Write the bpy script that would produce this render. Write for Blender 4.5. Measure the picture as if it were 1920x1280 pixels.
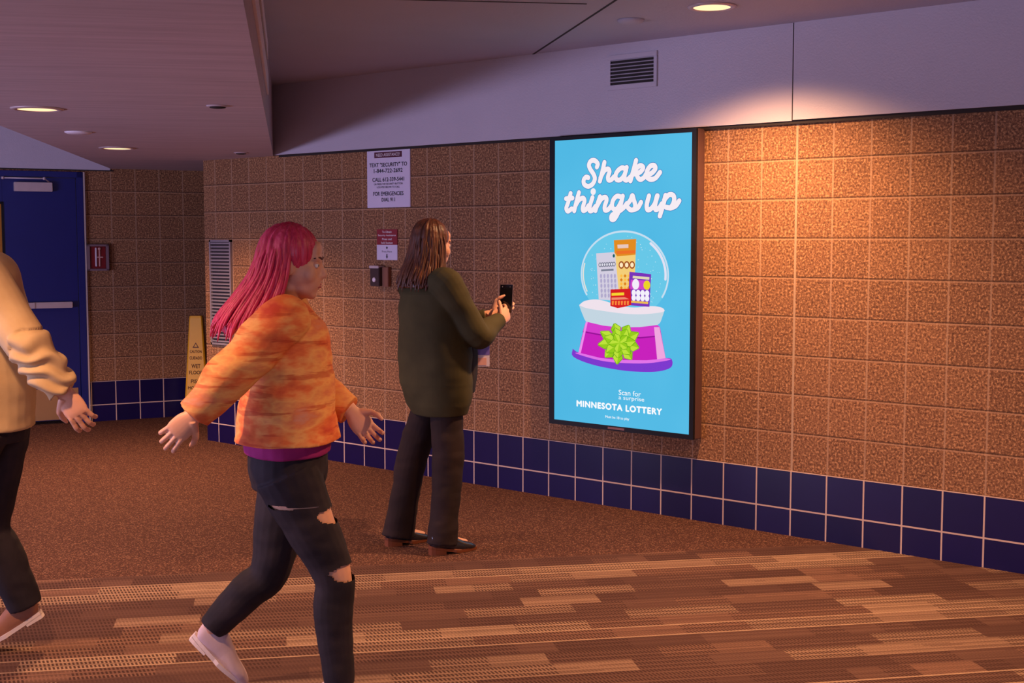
import bpy, bmesh, math, random
from mathutils import Vector, Matrix, noise
random.seed(7)
PI = math.pi
sc = bpy.context.scene
for o in list(bpy.data.objects):
    bpy.data.objects.remove(o)
COL = sc.collection

# ------------------------------------------------------------ camera, world, lights, exposure
cam_d = bpy.data.cameras.new('camera'); cam = bpy.data.objects.new('camera', cam_d); COL.objects.link(cam)
cam.location = (3.7835, -6.0344, 1.5524)
cam.rotation_euler = (math.radians(90 - 4.5175), 0, math.radians(40.182))
cam_d.sensor_width = 36; cam_d.lens = 45.05; cam_d.clip_start = .05
sc.camera = cam
vs = sc.view_settings
vs.view_transform = 'Standard'; vs.look = 'None'; vs.exposure = 0.0; vs.gamma = 1; vs.use_curve_mapping = False

world = bpy.data.worlds.new('world'); sc.world = world; world.use_nodes = True
bg = world.node_tree.nodes['Background']
bg.inputs[0].default_value = (.74, .50, .62, 1); bg.inputs[1].default_value = .20

def area(name, loc, target, sx, sy, power, col, spread=180):
    d = bpy.data.lights.new(name, 'AREA'); d.shape = 'RECTANGLE'; d.size = sx; d.size_y = sy
    d.energy = power; d.color = col; d.spread = math.radians(spread)
    o = bpy.data.objects.new(name, d); COL.objects.link(o); o.location = loc
    o.rotation_euler = (Vector(target) - Vector(loc)).to_track_quat('-Z', 'Y').to_euler()
    return o
# assumed cool light, unseen, low on the left, then a fill for the ceiling
area('assumed_light_and_fill', (-3.6, -7.6, .55), (-2.0, 0, 2.0), 3.4, .7, 235, (.62, .58, 1.0))  # no window stands there; set low so the soffit shades the bulkhead
area('assumed_light_and_fill', (5.6, -9.2, .6), (-.2, -1.2, 2.6), 3.0, .8, 80, (.66, .66, 1.0))  # unseen fill added to cool and brighten the ceiling

# ------------------------------------------------------------ node helpers and materials
class NT:
    def __init__(s, name):
        s.m = bpy.data.materials.new(name); s.m.use_nodes = True
        s.t = s.m.node_tree; s.b = s.t.nodes['Principled BSDF']; s.out = s.t.nodes['Material Output']
    def n(s, typ, **kw):
        nd = s.t.nodes.new('ShaderNode' + typ)
        for k, v in kw.items(): setattr(nd, k, v)
        return nd
    def l(s, a, b): s.t.links.new(a, b)
    def put(s, sock, v):
        if isinstance(v, bpy.types.NodeSocket): s.l(v, sock)
        else: sock.default_value = v
    def math(s, op, a, b=0.0, c=0.0, clamp=False):
        nd = s.n('Math', operation=op, use_clamp=clamp)
        for i, v in enumerate((a, b, c)): s.put(nd.inputs[i], v)
        return nd.outputs[0]
    def mix(s, f, a, b, mode='MIX'):
        nd = s.n('Mix', data_type='RGBA', blend_type=mode)
        s.put(nd.inputs[0], f)
        for i, v in ((6, a), (7, b)):
            s.put(nd.inputs[i], v if isinstance(v, bpy.types.NodeSocket) else (*v[:3], 1))
        return nd.outputs[2]
    def coord(s, kind='Object'): return s.n('TexCoord').outputs[kind]
    def sep(s, v):
        nd = s.n('SeparateXYZ'); s.l(v, nd.inputs[0]); return nd.outputs
    def comb(s, x, y, z=0.0):
        nd = s.n('CombineXYZ')
        for i, v in enumerate((x, y, z)): s.put(nd.inputs[i], v)
        return nd.outputs[0]
    def scaled(s, v, sx, sy, sz):
        nd = s.n('Mapping'); s.l(v, nd.inputs[0]); nd.inputs['Scale'].default_value = (sx, sy, sz); return nd.outputs[0]
    def noise(s, v, scale, detail=3, rough=.55):
        nd = s.n('TexNoise'); s.l(v, nd.inputs['Vector']); nd.inputs['Scale'].default_value = scale
        nd.inputs['Detail'].default_value = detail; nd.inputs['Roughness'].default_value = rough
        return nd.outputs['Fac']
    def voro(s, v, scale, feature='F1'):
        nd = s.n('TexVoronoi', feature=feature); s.l(v, nd.inputs['Vector']); nd.inputs['Scale'].default_value = scale
        return nd.outputs
    def white(s, v, dim='3D'):
        nd = s.n('TexWhiteNoise', noise_dimensions=dim)
        s.put(nd.inputs['W'] if dim == '1D' else nd.inputs['Vector'], v); return nd.outputs
    def ramp(s, f, stops, interp='LINEAR'):
        nd = s.n('ValToRGB'); s.l(f, nd.inputs[0]); cr = nd.color_ramp; cr.interpolation = interp
        while len(cr.elements) < len(stops): cr.elements.new(.5)
        for e, (p, c) in zip(cr.elements, stops): e.position = p; e.color = (*c[:3], 1)
        return nd.outputs[0]
    def bump(s, h, strength=.3, dist=.002):
        nd = s.n('Bump'); nd.inputs['Strength'].default_value = strength; nd.inputs['Distance'].default_value = dist
        s.l(h, nd.inputs['Height']); s.l(nd.outputs[0], s.b.inputs['Normal'])
    def base(s, c, rough=.5, metal=0.0, spec=.5):
        s.put(s.b.inputs['Base Color'], c if isinstance(c, bpy.types.NodeSocket) else (*c[:3], 1))
        s.put(s.b.inputs['Roughness'], rough); s.b.inputs['Metallic'].default_value = metal
        s.b.inputs['Specular IOR Level'].default_value = spec
        return s.m

def srgb(r, g, b):
    f = lambda c: (c / 255 / 12.92) if c <= 10 else ((c / 255 + .055) / 1.055) ** 2.4
    return (f(r), f(g), f(b))

def plain(name, col, rough=.5, metal=0.0, var=.12, scale=14, bump=0.0, spec=.5, bscale=None):
    t = NT(name); v = t.coord()
    f = t.noise(v, scale)
    c = t.mix(f, tuple(x * (1 - var) for x in col), tuple(min(1, x * (1 + var)) for x in col))
    if bump: t.bump(t.noise(v, bscale or scale * 6, 4), bump, .003)
    return t.base(c, rough, metal, spec)

def emit(name, col, strength=1.0, var=0.0):
    t = NT(name); e = t.n('Emission')
    if var:
        c = t.mix(t.noise(t.coord(), 9), tuple(x * (1 - var) for x in col), tuple(x * (1 + var) for x in col))
        t.l(c, e.inputs[0])
    else: e.inputs[0].default_value = (*col, 1)
    e.inputs[1].default_value = strength
    t.l(e.outputs[0], t.out.inputs[0]); return t.m

BLK = .2032; TILE = .345
def block_material(name, phase):
    t = NT(name); v = t.coord(); x, y, z = t.sep(v)
    u = t.math('DIVIDE', t.math('SUBTRACT', x, phase), BLK); w = t.math('DIVIDE', t.math('SUBTRACT', z, TILE), BLK)
    du = t.math('MULTIPLY', t.math('PINGPONG', u, .5), BLK); dw = t.math('MULTIPLY', t.math('PINGPONG', w, .5), BLK)
    wob = t.math('MULTIPLY', t.math('SUBTRACT', t.noise(v, 30), .5), .003)
    vline = t.math('LESS_THAN', t.math('ADD', du, wob), .0045); hline = t.math('LESS_THAN', t.math('ADD', dw, wob), .0038)
    cell = t.comb(t.math('FLOOR', u), t.math('FLOOR', w), 3.0)
    rnd = t.white(cell)['Value']
    big = t.noise(v, 5, 2)
    c = t.mix(rnd, srgb(126, 88, 58), srgb(146, 103, 69))
    c = t.mix(t.math('MULTIPLY', big, .5), c, srgb(134, 86, 60))
    sp = t.noise(v, 88, 3, .72)
    light = t.ramp(sp, [(.53, (0, 0, 0)), (.60, (1, 1, 1))]); dark = t.ramp(sp, [(.39, (1, 1, 1)), (.46, (0, 0, 0))])
    c = t.mix(t.math('MULTIPLY', light, .85), c, srgb(208, 156, 108))
    c = t.mix(t.math('MULTIPLY', dark, .8), c, srgb(66, 35, 21))
    fine = t.noise(v, 260, 2)
    c = t.mix(t.math('MULTIPLY', fine, .2), c, srgb(98, 64, 42))
    c = t.mix(t.math('MULTIPLY', vline, .7), c, srgb(176, 140, 110))
    c = t.mix(t.math('MULTIPLY', hline, .7), c, srgb(58, 36, 26))
    lit = t.math('COMPARE', t.math('SUBTRACT', t.math('FRACT', w), .962), 0.0, .018)  # painted highlight just below each horizontal joint
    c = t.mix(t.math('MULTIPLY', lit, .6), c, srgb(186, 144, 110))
    if phase == 0.0:
        cj = t.math('COMPARE', x, 3 * BLK, .006)
        c = t.mix(cj, c, srgb(176, 146, 118))
    hgt = t.math('SUBTRACT', t.math('MULTIPLY', sp, .5), t.math('MULTIPLY', t.math('MAXIMUM', vline, hline), 1.5))
    t.bump(hgt, .6, .005)
    return t.base(c, .8, 0, .35)

def tile_material(name, phase):
    t = NT(name); v = t.coord(); x, y, z = t.sep(v)
    u = t.math('DIVIDE', t.math('SUBTRACT', x, phase), BLK); w = t.math('DIVIDE', t.math('SUBTRACT', z, TILE), BLK)
    du = t.math('MULTIPLY', t.math('PINGPONG', u, .5), BLK); dw = t.math('MULTIPLY', t.math('PINGPONG', w, .5), BLK)
    g = t.math('LESS_THAN', t.math('MINIMUM', du, dw), .0042)
    rnd = t.white(t.comb(t.math('FLOOR', u), t.math('FLOOR', w), 1.0))['Value']
    c = t.mix(rnd, srgb(20, 13, 64), srgb(27, 18, 76))
    c = t.mix(t.math('MULTIPLY', t.noise(v, 12), .3), c, srgb(16, 12, 46))
    c = t.mix(g, c, srgb(200, 172, 158))
    t.bump(t.math('SUBTRACT', t.math('MULTIPLY', t.noise(v, 9), .3), g), .4, .002)
    return t.base(c, t.math('ADD', .3, t.math('MULTIPLY', g, .5)), 0, .3)

def paint_material(name, col, tex=.5, rough=.55):
    t = NT(name); v = t.coord()
    c = t.mix(t.noise(v, 2.2, 4), tuple(x * .9 for x in col), tuple(x * 1.06 for x in col))
    c = t.mix(t.math('MULTIPLY', t.noise(v, 160, 2), .25), c, tuple(x * .8 for x in col))
    t.bump(t.noise(v, 110, 3), tex, .003)
    return t.base(c, rough, 0, .45)

def soffit_material():
    t = NT('brushed_plaster'); v = t.coord()
    r = t.n('Mapping'); t.l(v, r.inputs[0]); r.inputs['Rotation'].default_value = (0, 0, math.radians(-50)); r.inputs['Scale'].default_value = (1, 1, 1)
    st = t.n('Mapping'); t.l(r.outputs[0], st.inputs[0]); st.inputs['Scale'].default_value = (.6, 9, 1)
    f = t.noise(st.outputs[0], 2.4, 6, .65)
    base = srgb(190, 172, 176)
    c = t.mix(f, tuple(x * .58 for x in base), tuple(x * 1.28 for x in base))
    t.bump(t.noise(st.outputs[0], 8, 3), .25, .003)
    return t.base(c, .6, 0, .4)

def carpet_dark():
    t = NT('dark_carpet'); v = t.coord()
    n1 = t.noise(v, 85, 3); n2 = t.voro(v, 190)
    sp = t.white(n2['Position'])['Value']
    c = t.mix(n1, srgb(58, 36, 34), srgb(100, 68, 60))
    c = t.mix(t.math('MULTIPLY', t.math('GREATER_THAN', sp, .86), .6), c, srgb(158, 118, 100))
    c = t.mix(t.math('MULTIPLY', t.math('LESS_THAN', sp, .3), .5), c, srgb(48, 32, 32))
    t.bump(sp, .8, .006)
    return t.base(c, .95, 0, .1)

def carpet_stripes():
    t = NT('striped_carpet'); v = t.coord()
    r = t.n('Mapping'); t.l(v, r.inputs[0]); r.inputs['Rotation'].default_value = (0, 0, math.radians(-50.6))
    x, y, z = t.sep(r.outputs[0])
    band = .125
    yy = t.math('DIVIDE', y, band)
    bi = t.math('FLOOR', yy); bf = t.math('FRACT', yy)
    br = t.white(bi, '1D')['Value']
    br2 = t.white(t.math('ADD', bi, 71.3), '1D')['Value']
    ln = t.math('ADD', .22, t.math('MULTIPLY', br2, .42))
    xx = t.math('DIVIDE', t.math('ADD', x, t.math('MULTIPLY', br, 9.0)), ln)
    cr = t.white(t.comb(t.math('FLOOR', xx), bi, 2.0))['Value']
    tone = t.math('ADD', t.math('MULTIPLY', cr, .55), t.math('MULTIPLY', br2, .45))
    c = t.ramp(tone, [(0, srgb(88, 64, 60)), (.36, srgb(104, 77, 70)), (.5, srgb(126, 94, 82)), (.6, srgb(148, 119, 103)), (.78, srgb(166, 136, 116))], 'CONSTANT')
    # streaks of yarn along the band
    row = t.math('FLOOR', t.math('DIVIDE', y, band / 9))
    rr_ = t.white(row, '1D')['Value']
    sk = t.noise(t.comb(t.math('MULTIPLY', x, 1.3), t.math('MULTIPLY', row, 7.0), 0.0), 1.0, 2)
    c = t.mix(t.math('MULTIPLY', t.math('GREATER_THAN', t.math('ADD', t.math('MULTIPLY', rr_, .5), t.math('MULTIPLY', sk, .8)), .68), .34), c, srgb(72, 50, 48))
    # short dark dashes woven across the band, block by block
    dr = t.white(t.comb(t.math('FLOOR', t.math('MULTIPLY', xx, 2.0)), bi, 5.0))['Value']
    dash = t.math('MULTIPLY', t.math('GREATER_THAN', t.math('FRACT', t.math('DIVIDE', t.math('ADD', x, t.math('MULTIPLY', y, .25)), .0145)), .46),
                  t.math('GREATER_THAN', t.math('FRACT', t.math('DIVIDE', y, band / 3)), .30))
    on = t.math('ADD', .34, t.math('MULTIPLY', t.math('GREATER_THAN', dr, .36), .58))
    c = t.mix(t.math('MULTIPLY', dash, on), c, srgb(54, 35, 35))
    # thin pale and dark lines between bands
    edge = t.math('LESS_THAN', bf, .10); er = t.white(t.math('ADD', bi, 13.7), '1D')['Value']
    c = t.mix(t.math('MULTIPLY', t.math('MULTIPLY', edge, t.math('GREATER_THAN', er, .40)), .85), c, srgb(180, 150, 128))
    c = t.mix(t.math('MULTIPLY', t.math('MULTIPLY', edge, t.math('LESS_THAN', er, .3)), .7), c, srgb(72, 50, 48))
    fz = t.noise(v, 240, 3)
    c = t.mix(t.math('MULTIPLY', t.ramp(fz, [(.35, (0, 0, 0)), (.65, (1, 1, 1))]), .45), c, srgb(84, 58, 52))
    t.bump(t.math('ADD', fz, t.math('MULTIPLY', dash, .5)), .5, .004)
    return t.base(c, .95, 0, .1)

MAT = {}
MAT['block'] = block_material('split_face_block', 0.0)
MAT['tile'] = tile_material('blue_glazed_tile', 0.0)
MAT['bulk'] = paint_material('bulkhead_paint', srgb(196, 186, 196), .35, .42)
MAT['ceil'] = paint_material('ceiling_paint', srgb(188, 188, 204), .5, .6)
MAT['soffit'] = soffit_material()
MAT['black'] = plain('black_plastic', (.010, .010, .014), .5, spec=.2)
MAT['gap'] = plain('dark_reveal', (.02, .012, .01), .8)
MAT['bronze'] = plain('brown_metal', srgb(112, 80, 76), .42, .25)
MAT['blue'] = plain('blue_door_paint', srgb(18, 28, 104), .4, 0, .1, 5)
MAT['alu'] = plain('brushed_aluminium', srgb(206, 186, 186), .4, .35)
MAT['steel'] = plain('steel_kick_plate', srgb(214, 168, 118), .38, .8, .1, 6)
MAT['white'] = plain('white_plastic', srgb(226, 216, 226), .45)
MAT['cream'] = plain('pale_lit_caulk', srgb(196, 176, 168), .6)
MAT['lens'] = emit('lamp_lens', (1.0, .63, .34), 1.6)
MAT['darkgrey'] = plain('dark_grey_metal', srgb(70, 62, 66), .5, .4)
MAT['grille'] = plain('grey_louvre_metal', srgb(150, 142, 152), .45, .3)
MAT['paper'] = plain('sign_board', srgb(218, 206, 226), .5, 0, .04, 5)
MAT['maroon'] = plain('maroon_print', srgb(140, 14, 34), .5)
MAT['darkmaroon'] = plain('dark_maroon_print', srgb(84, 16, 44), .5)
MAT['ink'] = plain('black_print', srgb(26, 22, 40), .6)
MAT['whiteink'] = plain('white_print', srgb(236, 222, 226), .6)
MAT['yellow'] = plain('yellow_plastic', srgb(236, 172, 28), .4, 0, .08, 6)
MAT['brownink'] = plain('brown_print', srgb(96, 48, 22), .6)
MAT['red'] = plain('red_enamel', srgb(120, 16, 26), .35)

# ------------------------------------------------------------ mesh helpers
def obj(name, src, mat=None, parent=None, smooth=False):
    if isinstance(src, bmesh.types.BMesh):
        me = bpy.data.meshes.new(name); bmesh.ops.recalc_face_normals(src, faces=src.faces[:]); src.to_mesh(me); src.free()
    else: me = src
    for m in (mat if isinstance(mat, (list, tuple)) else [mat]):
        if m: me.materials.append(m)
    if smooth:
        for p in me.polygons: p.use_smooth = True
    o = bpy.data.objects.new(name, me); COL.objects.link(o)
    if parent: o.parent = parent
    return o
def tag(o, label, cat, group=None):
    o['label'] = label; o['category'] = cat
    if group: o['group'] = group
    return o
def thing(name, label, cat, loc=(0, 0, 0), rz=0.0, group=None):
    o = bpy.data.objects.new(name, None); COL.objects.link(o); o.location = loc; o.rotation_euler = (0, 0, rz)
    o.empty_display_size = .1
    return tag(o, label, cat, group)
def struct(o):
    o['kind'] = 'structure'; return o
def box(bm, x0, x1, y0, y1, z0, z1, bev=0.0, mi=0):
    r = bmesh.ops.create_cube(bm, size=1); vv = r['verts']
    for v in vv:
        v.co = Vector(((x0 + x1) / 2 + v.co.x * (x1 - x0), (y0 + y1) / 2 + v.co.y * (y1 - y0), (z0 + z1) / 2 + v.co.z * (z1 - z0)))
    fs = {f for v in vv for f in v.link_faces}
    for f in fs: f.material_index = mi
    if bev:
        es = {e for v in vv for e in v.link_edges}
        bmesh.ops.bevel(bm, geom=list(es), offset=bev, segments=2, affect='EDGES')
    return bm
def newbox(*a, **k): return box(bmesh.new(), *a, **k)
def prism(bm, pts, z0, z1, mi=0):
    a = [bm.verts.new((x, y, z0)) for x, y in pts]; b = [bm.verts.new((x, y, z1)) for x, y in pts]
    fs = [bm.faces.new(a[::-1]), bm.faces.new(b)]
    n = len(pts)
    for i in range(n): fs.append(bm.faces.new((a[i], a[(i + 1) % n], b[(i + 1) % n], b[i])))
    for f in fs: f.material_index = mi
    return bm
def lathe(bm, prof, seg=32, c=(0, 0, 0)):
    rings = []
    for r, z in prof:
        rings.append([bm.verts.new((c[0] + r * math.cos(2 * PI * i / seg), c[1] + r * math.sin(2 * PI * i / seg), c[2] + z)) for i in range(seg)])
    for a, b in zip(rings, rings[1:]):
        for i in range(seg): bm.faces.new((a[i], a[(i + 1) % seg], b[(i + 1) % seg], b[i]))
    bm.faces.new(rings[0][::-1]); bm.faces.new(rings[-1]); return bm
def ball(bm, c, r, seg=20, rings=14, rot=None):
    r = r if isinstance(r, (tuple, list)) else (r, r, r)
    m = Matrix.Translation(Vector(c)) @ (rot.to_4x4() if rot else Matrix()) @ Matrix.Diagonal((*r, 1))
    bmesh.ops.create_uvsphere(bm, u_segments=seg, v_segments=rings, radius=1, matrix=m); return bm
def spline(pts, n=6):
    """Catmull-Rom through points of any dimension"""
    P = [Vector(p) for p in pts]
    if len(P) < 3: return P
    P = [2 * P[0] - P[1]] + P + [2 * P[-1] - P[-2]]
    out = []
    for i in range(1, len(P) - 2):
        a, b, c, d = P[i - 1:i + 3]
        for k in range(n):
            t = k / n
            out.append(.5 * ((2 * b) + (c - a) * t + (2 * a - 5 * b + 4 * c - d) * t * t + (3 * b - a - 3 * c + d) * t ** 3))
    out.append(P[-2]); return out
def tube(bm, pts, rad, seg=18, side=None, smooth=5, power=2.0):
    """loft along points; rad: list of r or (ra, rb); side: direction of the ra axis"""
    R = [r if isinstance(r, (tuple, list)) else (r, r) for r in rad]
    full = spline([(*p, *r) for p, r in zip(pts, R)], smooth) if smooth > 1 else [Vector((*p, *r)) for p, r in zip(pts, R)]
    P = [Vector(f[:3]) for f in full]; rings = []
    prev = None
    for i, p in enumerate(P):
        t = (P[min(i + 1, len(P) - 1)] - P[max(i - 1, 0)]).normalized()
        if side is not None: a = Vector(side)
        elif prev is None: a = Vector((1, 0, 0)) if abs(t.x) < .8 else Vector((0, 1, 0))
        else: a = prev
        a = (a - a.dot(t) * t).normalized(); prev = a
        b = t.cross(a)
        ra, rb = max(full[i][3], .0005), max(full[i][4], .0005)
        ring = []
        for k in range(seg):
            an = 2 * PI * k / seg; ca, sa = math.cos(an), math.sin(an)
            if power != 2.0:
                ca = math.copysign(abs(ca) ** (2 / power), ca); sa = math.copysign(abs(sa) ** (2 / power), sa)
            ring.append(bm.verts.new(p + a * (ra * ca) + b * (rb * sa)))
        rings.append(ring)
    for r0, r1 in zip(rings, rings[1:]):
        for k in range(seg): bm.faces.new((r0[k], r0[(k + 1) % seg], r1[(k + 1) % seg], r1[k]))
    bm.faces.new(rings[0][::-1]); bm.faces.new(rings[-1]); return bm
def fuse(bm, voxel=.006, smooth=4, fn=None):
    """one continuous skin out of overlapping lofts; fn(co, normal) -> offset shapes folds"""
    me = bpy.data.meshes.new('tmp'); bmesh.ops.recalc_face_normals(bm, faces=bm.faces[:]); bm.to_mesh(me); bm.free()
    o = bpy.data.objects.new('tmp', me); COL.objects.link(o)
    r = o.modifiers.new('r', 'REMESH'); r.mode = 'VOXEL'; r.voxel_size = voxel
    if smooth:
        s = o.modifiers.new('s', 'SMOOTH'); s.factor = .5; s.iterations = smooth
    dg = bpy.context.evaluated_depsgraph_get()
    out = bpy.data.meshes.new_from_object(o.evaluated_get(dg))
    bpy.data.objects.remove(o); bpy.data.meshes.remove(me)
    if fn:
        no = [v.normal.copy() for v in out.vertices]
        for v, n in zip(out.vertices, no): v.co += fn(v.co, n)
    for p in out.polygons: p.use_smooth = True
    return out
def join(meshes):
    bm = bmesh.new()
    for m in meshes: bm.from_mesh(m)
    me = bpy.data.meshes.new('joined'); bm.to_mesh(me); bm.free()
    for p in me.polygons: p.use_smooth = True
    return me
def text_mesh(s, w, h, bold=0.0, spacing=1.0, shear=0.0):
    """flat lettering fitted into w x h, centred on the origin of its own XZ plane (facing -Y)"""
    cu = bpy.data.curves.new('t', 'FONT'); cu.body = s; cu.size = 1; cu.space_character = spacing; cu.shear = shear
    cu.resolution_u = 3
    o = bpy.data.objects.new('t', cu); COL.objects.link(o)
    dg = bpy.context.evaluated_depsgraph_get()
    me = bpy.data.meshes.new_from_object(o.evaluated_get(dg)); bpy.data.objects.remove(o)
    xs = [v.co.x for v in me.vertices]; ys = [v.co.y for v in me.vertices]
    x0, x1, y0, y1 = min(xs), max(xs), min(ys), max(ys)
    for v in me.vertices:
        v.co = Vector(((v.co.x - (x0 + x1) / 2) * w / (x1 - x0), 0, (v.co.y - (y0 + y1) / 2) * h / (y1 - y0)))
    if bold:                                                        # heavier strokes: the same outline laid over itself a little aside
        bm = bmesh.new(); k = h * bold * .9
        for i, (dx, dz) in enumerate(((0, 0), (k, 0), (-k, 0), (0, k), (0, -k))):
            n0 = len(bm.verts); bm.from_mesh(me); bm.verts.ensure_lookup_table()
            for v in bm.verts[n0:]: v.co += Vector((dx, -.00002 * i, dz))
        bm.to_mesh(me); bm.free()
    return me
def put_text(s, cx, cz, w, h, y, mat, parent, bold=0.0, name='lettering', **k):
    me = text_mesh(s, w, h, bold, **k)
    for v in me.vertices: v.co += Vector((cx, y, cz))
    return obj(name, me, mat, parent)

# ------------------------------------------------------------ the setting
CEIL = 2.66; SOF = 2.16
# floor: dark carpet by the wall, striped carpet tiles in the concourse, one slab
bm = bmesh.new()
prism(bm, [(.897, -.0), (-9.79, -13), (-12, -13), (-12, 5), (.897, 5)], -.1, 0, 0)
prism(bm, [(.897, 0), (.897, 5), (8.5, 5), (8.5, -13), (-9.79, -13)], -.1, 0, 1)
struct(obj('floor', bm, [carpet_dark(), carpet_stripes()]))
struct(obj('ceiling', newbox(-12, 8.5, -13, 5, CEIL, CEIL + .1), MAT['ceil']))
# dropped soffit running through the space at forty degrees
S2 = (-5.935, .17)
bm = prism(bmesh.new(), [(-3.577, -.0), (4.85, -7.07), (3.93, -8.17), S2, (-4.41, 3.85), (-4.41, 0)], SOF, CEIL)
struct(obj('ceiling_soffit', bm, MAT['soffit']))
# long block wall with tile base and painted bulkhead
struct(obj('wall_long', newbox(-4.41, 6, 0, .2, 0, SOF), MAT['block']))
struct(obj('baseboard_long', newbox(-4.41, 6, -.006, .0, 0, TILE), MAT['tile']))
bm = newbox(-3.577, .586, -.02, .2, SOF + .004, CEIL); box(bm, .594, 6, -.024, .2, SOF + .008, CEIL)
struct(obj('wall_bulkhead', bm, MAT['bulk']))
struct(obj('trim_shadow_gap', newbox(-3.5, 6, -.012, 0, SOF - .012, SOF + .008), MAT['gap']))  # black strip standing in for the shadow line under the bulkhead
struct(obj('trim_2', newbox(.5855, .5945, -.019, .0, SOF + .006, CEIL), MAT['gap']))
struct(obj('wall_light_block', newbox(-4.41, -4.21, .2, 4, 0, SOF), MAT['block']))  # unseen wall added to keep world light out of the recess
# ceiling joints
def strip_on_ceiling(name, a, b, w=.006):
    a, b = Vector((*a, 0)), Vector((*b, 0)); d = (b - a).normalized(); n = Vector((-d.y, d.x, 0)) * w
    pts = [(a + n), (b + n), (b - n), (a - n)]
    struct(obj(name, prism(bmesh.new(), [(p.x, p.y) for p in pts], CEIL - .002, CEIL + .002), MAT['gap']))
strip_on_ceiling('trim_3', (-1.13, -.02), (3.6, -3.75))
strip_on_ceiling('trim_4', (-1.20, -2.53), (.096, -1.124))
# back wall, turned a little, in its own frame: x along the wall, y into it
BW = Matrix.Translation((-6.03, -.06, 0)) @ Matrix.Rotation(math.radians(90 - 22.46), 4, 'Z')
def back(o): o.matrix_world = BW; return o
DX0, DX1 = -.975, .015
bm = newbox(-7, DX0 - .05, 0, .2, 0, 2.14); box(bm, DX1, 4.3, 0, .2, 0, 2.14); box(bm, DX0 - .05, DX1, 0, .2, 2.125, 2.14); box(bm, .24, 4.3, 0, .2, 2.14, 2.16)
# joints of this wall fall at t = -.0 + k*BLK shifted
PH = .633 - .0
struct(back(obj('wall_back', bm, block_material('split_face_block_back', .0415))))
bm = newbox(-7, DX0 - .05, -.006, 0, 0, TILE); box(bm, DX1, 4.3, -.006, 0, 0, TILE)
struct(back(obj('baseboard_back', bm, tile_material('blue_glazed_tile_back', .0415))))
struct(back(obj('wall_back_bulkhead', newbox(-7, .24, -.012, .2, 2.146, CEIL), MAT['bulk'])))
struct(back(obj('trim_5', newbox(-7, .27, -.006, .0, 2.136, 2.148), MAT['gap'])))

# ------------------------------------------------------------ blue door in the back wall
door = back(tag(bpy.data.objects.new('door_1', None), 'blue metal door with steel kick plate at the back left', 'door')); COL.objects.link(door)
door['kind'] = 'structure'
bm = newbox(DX1 - .055, DX1, -.03, .12, 0, 2.125, .004); box(bm, DX0 - .05, DX0, -.03, .12, 0, 2.125, .004); box(bm, DX0 - .05, DX1, -.03, .12, 2.075, 2.125, .004)
obj('door_frame', bm, MAT['blue'], door)
obj('lit_edge_caulk', newbox(DX1, DX1 + .012, -.032, 0, 0, 2.125), MAT['cream'], door)  # pale caulk strip that also paints the highlight along the frame edge
bm = newbox(DX0 + .004, -.735, -.002, .04, .03, 2.072, .002); box(bm, -.625, DX1 - .059, -.002, .04, .03, 2.072, .002)
box(bm, -.735, -.625, -.002, .04, .03, 1.30, 0); box(bm, -.735, -.625, -.002, .04, 1.86, 2.072, 0)
leaf = obj('door_leaf', bm, MAT['blue'], door)
win = obj('vision_pane', newbox(-.735, -.625, .012, .02, 1.30, 1.86), plain('warm_lit_glass', srgb(190, 120, 40), .25), door)  # amber colour stands for warm room light behind the pane
bm = newbox(-.743, -.725, -.008, .0, 1.292, 1.868); box(bm, -.635, -.617, -.008, 0, 1.292, 1.868); box(bm, -.743, -.617, -.008, 0, 1.85, 1.868); box(bm, -.743, -.617, -.008, 0, 1.292, 1.31)
obj('pane_bead', bm, MAT['black'], door)
kp = obj('kick_plate', newbox(DX0 + .03, -.065, -.006, 0, .035, .30, .001), MAT['steel'], door)
pb = obj('push_bar', newbox(-.86, -.40, -.075, -.04, .985, 1.035, .004), MAT['alu'], door)
bm = newbox(-.41, -.10, -.065, -.0, .985, 1.035, .004)
obj('latch_case', bm, MAT['alu'], door)
dc = obj('door_closer', newbox(-.535, -.235, -.06, 0, 1.955, 2.03, .004), MAT['alu'], door)
bm = tube(bmesh.new(), [(-.26, -.045, 2.035), (-.30, -.06, 2.062), (-.62, -.05, 2.062)], [.006] * 3, 10, smooth=1)
ball(bm, (-.30, -.06, 2.062), .013, 12, 8); ball(bm, (-.62, -.05, 2.062), .013, 12, 8); box(bm, -.63, -.61, -.05, -.0, 2.055, 2.072)
obj('closer_arm', bm, MAT['alu'], dc, True)

# ------------------------------------------------------------ fixtures on ceiling and soffit
def downlight(x, y, z, label, power=26, half=70, group='recessed warm downlights'):
    t = thing('ceiling_light', label, 'light', (x, y, z), 0, group)
    obj('trim_ring', lathe(bmesh.new(), [(.088, 0), (.118, 0), (.118, -.004), (.108, -.008), (.09, -.008), (.088, -.004)], 40), MAT['alu'], t, True)
    obj('lens', lathe(bmesh.new(), [(.089, -.001), (.089, -.005), (.05, -.0065), (.001, -.007)], 40), MAT['lens'], t, True)
    d = bpy.data.lights.new('lamp', 'SPOT'); d.energy = power; d.color = (1.0, .52, .25); d.spot_size = math.radians(half * 2); d.spot_blend = 1.0; d.shadow_soft_size = .05
    o = bpy.data.objects.new('lamp', d); COL.objects.link(o); o.parent = t; o.location = (0, 0, -.06)
downlight(.51, -.685, CEIL, 'round warm downlight in the upper ceiling above the right wall', 380)
downlight(2.45, -2.33, CEIL, 'assumed round warm downlight in the upper ceiling, out of view to the right', 380)  # unseen lamp, assumed from the warm light on the carpet at right
downlight(-1.76, -2.873, SOF, 'larger round warm downlight in the dropped soffit, nearer the camera', 260)
downlight(-3.712, -1.197, SOF, 'smaller round warm downlight in the dropped soffit, near the blue door', 350)
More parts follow.
